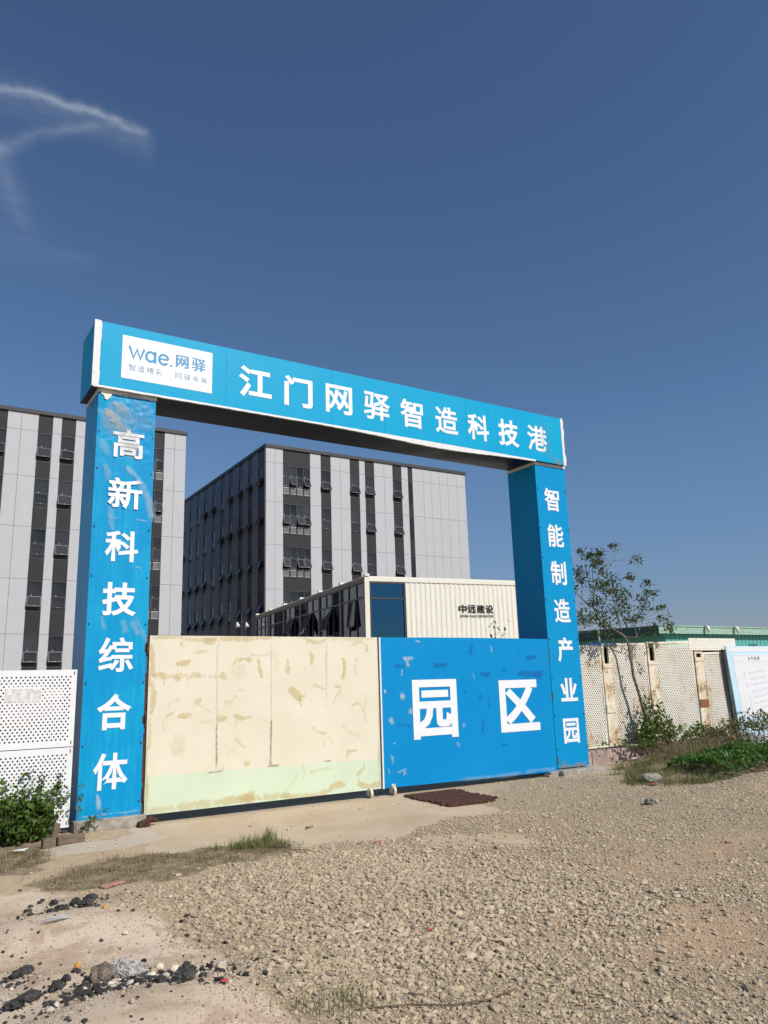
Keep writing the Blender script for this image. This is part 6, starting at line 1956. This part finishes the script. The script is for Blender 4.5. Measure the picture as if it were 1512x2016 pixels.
def scrap(name, label, cat, x, y, pts, m, dz=.012, group=None):
    """small bent sheet of litter"""
    b = MB()
    z = float(H(x, y)) + dz
    n = len(pts)
    q = [(px, py, .010 * math.sin(3.1 * i + x * 7) + .012) for i, (px, py) in enumerate(pts)]
    b.face(q)
    b.face([(a, c, d - .003) for a, c, d in q][::-1])
    for i in range(n):
        j = (i + 1) % n
        b.face([(q[i][0], q[i][1], q[i][2] - .003), (q[j][0], q[j][1], q[j][2] - .003), q[j], q[i]])
    return tag(b.build(name, m, None, (x, y, z)), label, cat, group)


scrap('plastic_film', 'clear crumpled plastic film on the sand heap', 'plastic film', -1.06, -4.64, [(-.10, -.05), (.02, -.07), (.12, -.02), (.06, .05), (-.05, .06)], M['film'])
scrap('red_scrap', 'red brick splinter lying on the smooth apron', 'scrap', 2.74, -3.12, [(-.07, -.012), (.06, -.015), (.07, .012), (-.05, .016)], M['red_bit'])
scrap('red_scrap', 'red plastic sliver on the coarse gravel in front', 'scrap', 1.25, -6.29, [(-.04, -.008), (.04, -.012), (.03, .008), (-.03, .01)], M['red_bit'])
scrap('red_scrap', 'red plastic bit right of the black debris', 'scrap', -.53, -6.77, [(-.025, -.012), (.02, -.02), (.03, .01), (-.01, .02)], M['red_bit'])
scrap('red_scrap', 'orange red wrapper beside the flat grey stone', 'scrap', 8.86, -2.12, [(-.08, -.03), (.07, -.04), (.09, .03), (-.05, .04)], M['red_bit'], .02)
scrap('leaf_litter', 'pale curled dry leaf on the gravel', 'dry leaf', .82, -5.95, [(-.05, -.012), (.0, -.02), (.06, .0), (.0, .02)], M['pale_bit'])
scrap('leaf_litter', 'pale forked wood chip standing on the gravel', 'dry leaf', .95, -5.86, [(-.02, -.03), (.02, -.02), (.05, .05), (.0, .02)], M['pale_bit'])
scrap('brown_scrap', 'brown wood splinter on the apron near the gate', 'scrap', 2.55, -1.75, [(-.06, -.015), (.05, -.018), (.06, .012), (-.05, .014)], M['rust'])
scrap('paper_scrap', 'white crumpled paper on the soil by the pink kerb', 'paper', 11.55, .55, [(-.12, -.05), (.05, -.08), (.14, 0), (.03, .06), (-.1, .04)], M['letter'], .04)
scrap('paper_scrap', 'white crumpled paper below the shrub at the left', 'paper', -.8, -.96, [(-.09, -.04), (.04, -.06), (.1, .02), (-.02, .06)], M['letter'], .03)
scrap('paper_scrap', 'white scrap caught in the straw coloured grass', 'paper', 11.3, -.75, [(-.09, -.04), (.06, -.05), (.09, .02), (-.04, .05)], M['letter'], .04)
lump('pink_powder', 'small spill of pink powder at the edge of the dry grass', 'powder', -.28, -3.22, .13, M['pink_bit'], None, (1.1, .5, .07), 240, 3, .4, .2, .5)

# rusty ribbed mat
mt = thing('ribbed_mat', 'rusty brown ribbed steel mat lying in front of the blue gate leaf', 'steel mat', (5.43, -.98, -.15))
b = MB()
A_, B_, C2, D_ = (np.array(q) for q in ((5.02, -.30), (4.86, -1.70), (5.86, -1.60), (6.02, -.30)))
nrib = 13
for i in range(nrib):
    t0, t1 = i / nrib, (i + .62) / nrib
    ja, jb = random.uniform(-.05, .03), random.uniform(-.05, .06)
    q = []
    for t in (t0, t1):
        l_, r_ = A_ + (B_ - A_) * t, D_ + (C2 - D_) * t
        d = (r_ - l_) / np.linalg.norm(r_ - l_)
        q.append((l_ + d * ja, r_ + d * jb))
    zb_, zt_ = .008 + random.uniform(-.003, .004), .036 + random.uniform(-.006, .008)
    P8 = [(q[1][0], zb_), (q[1][1], zb_), (q[0][1], zb_), (q[0][0], zb_), (q[1][0], zt_), (q[1][1], zt_), (q[0][1], zt_), (q[0][0], zt_)]
    b.hexa([(p[0] - 5.43, p[1] + .98, z) for p, z in P8])
b.build('ribs', M['rust'], mt)
b = MB()
q = [(p[0] - 5.43, p[1] + .98) for p in (B_, C2, D_, A_)]
b.hexa([(x * .95, y * .97, -.01) for x, y in q] + [(x * .95, y * .97, .012) for x, y in q])
b.build('base_plate', M['rust'], mt)
lump('white_crumbs', 'whitish crumbs lying on the rusty ribbed mat', 'crumbs', 5.66, -.95, .10, M['pale_bit'], None, (1.3, .4, .10), 250, 2, .3, -2.4, .1)

# planks and litter at the left
b = MB()
b.obox((0, 0, .03), (.68, .055, .035), Matrix.Rotation(R(66), 3, 'Z'))
tag(b.build('plank', M['wood'], None, (-.77, -1.42, float(H(-.77, -1.42)))), 'thin weathered plank lying on the sand below the shrub', 'plank')
b = MB()
b.obox((0, 0, .05), (.34, .09, .09), Matrix.Rotation(R(14), 3, 'Z'))
tag(bevel(b.build('timber_block', M['wood'], None, (-.20, -.72, float(H(-.2, -.72)))), .006), 'short brown timber block beside the white mesh fence corner', 'timber')
b = MB()
b.obox((0, 0, .10), (.07, .06, .26), Matrix.Rotation(R(10), 3, 'Y'))
tag(b.build('timber_stub', M['wood'], None, (-.36, -.60, float(H(-.36, -.6)))), 'upright brown timber stub at the right side of the shrub', 'timber')
b = MB()
b.obox((0, 0, .05), (.16, .05, .13), Matrix.Rotation(R(20), 3, 'Z'))
tag(b.build('timber_stub', M['wood'], None, (-.47, -.85, float(H(-.47, -.85)))), 'squat brown timber stub under the shrub leaves', 'timber')
# dry stem lying along the grass strip and twigs at its end
b = MB()
pts = [(.75, -2.88), (1.1, -2.82), (1.5, -2.9), (1.9, -3.05)]
b.tube([(x, y, float(H(x, y)) + .03) for x, y in pts], .006, 5)
for k in range(26):
    x, y = rt_.normal(1.72, .16), rt_.normal(-2.92, .13)
    a = rt_.uniform(0, 6.28)
    L = rt_.uniform(.08, .25)
    z = float(H(x, y))
    sprout(b, (x, y, z + .01), (x + math.cos(a) * L, y + math.sin(a) * L, z + rt_.uniform(.01, .10)), .003, .0015, 4, .012)
tag(b.build('dry_stem', M['twig']), 'dry wiry stem and twigs at the end of the grass strip', 'dry stem')
b = MB()
pts = [(.02, -7.3), (.3, -7.38), (.5, -7.55), (.72, -7.6), (.95, -7.55)]
b.tube([(x, y, float(H(x, y)) + .02) for x, y in pts], .005, 5)
tag(b.build('dry_stem', M['twig']), 'thin dry stem on the gravel at the lower picture edge', 'dry stem')
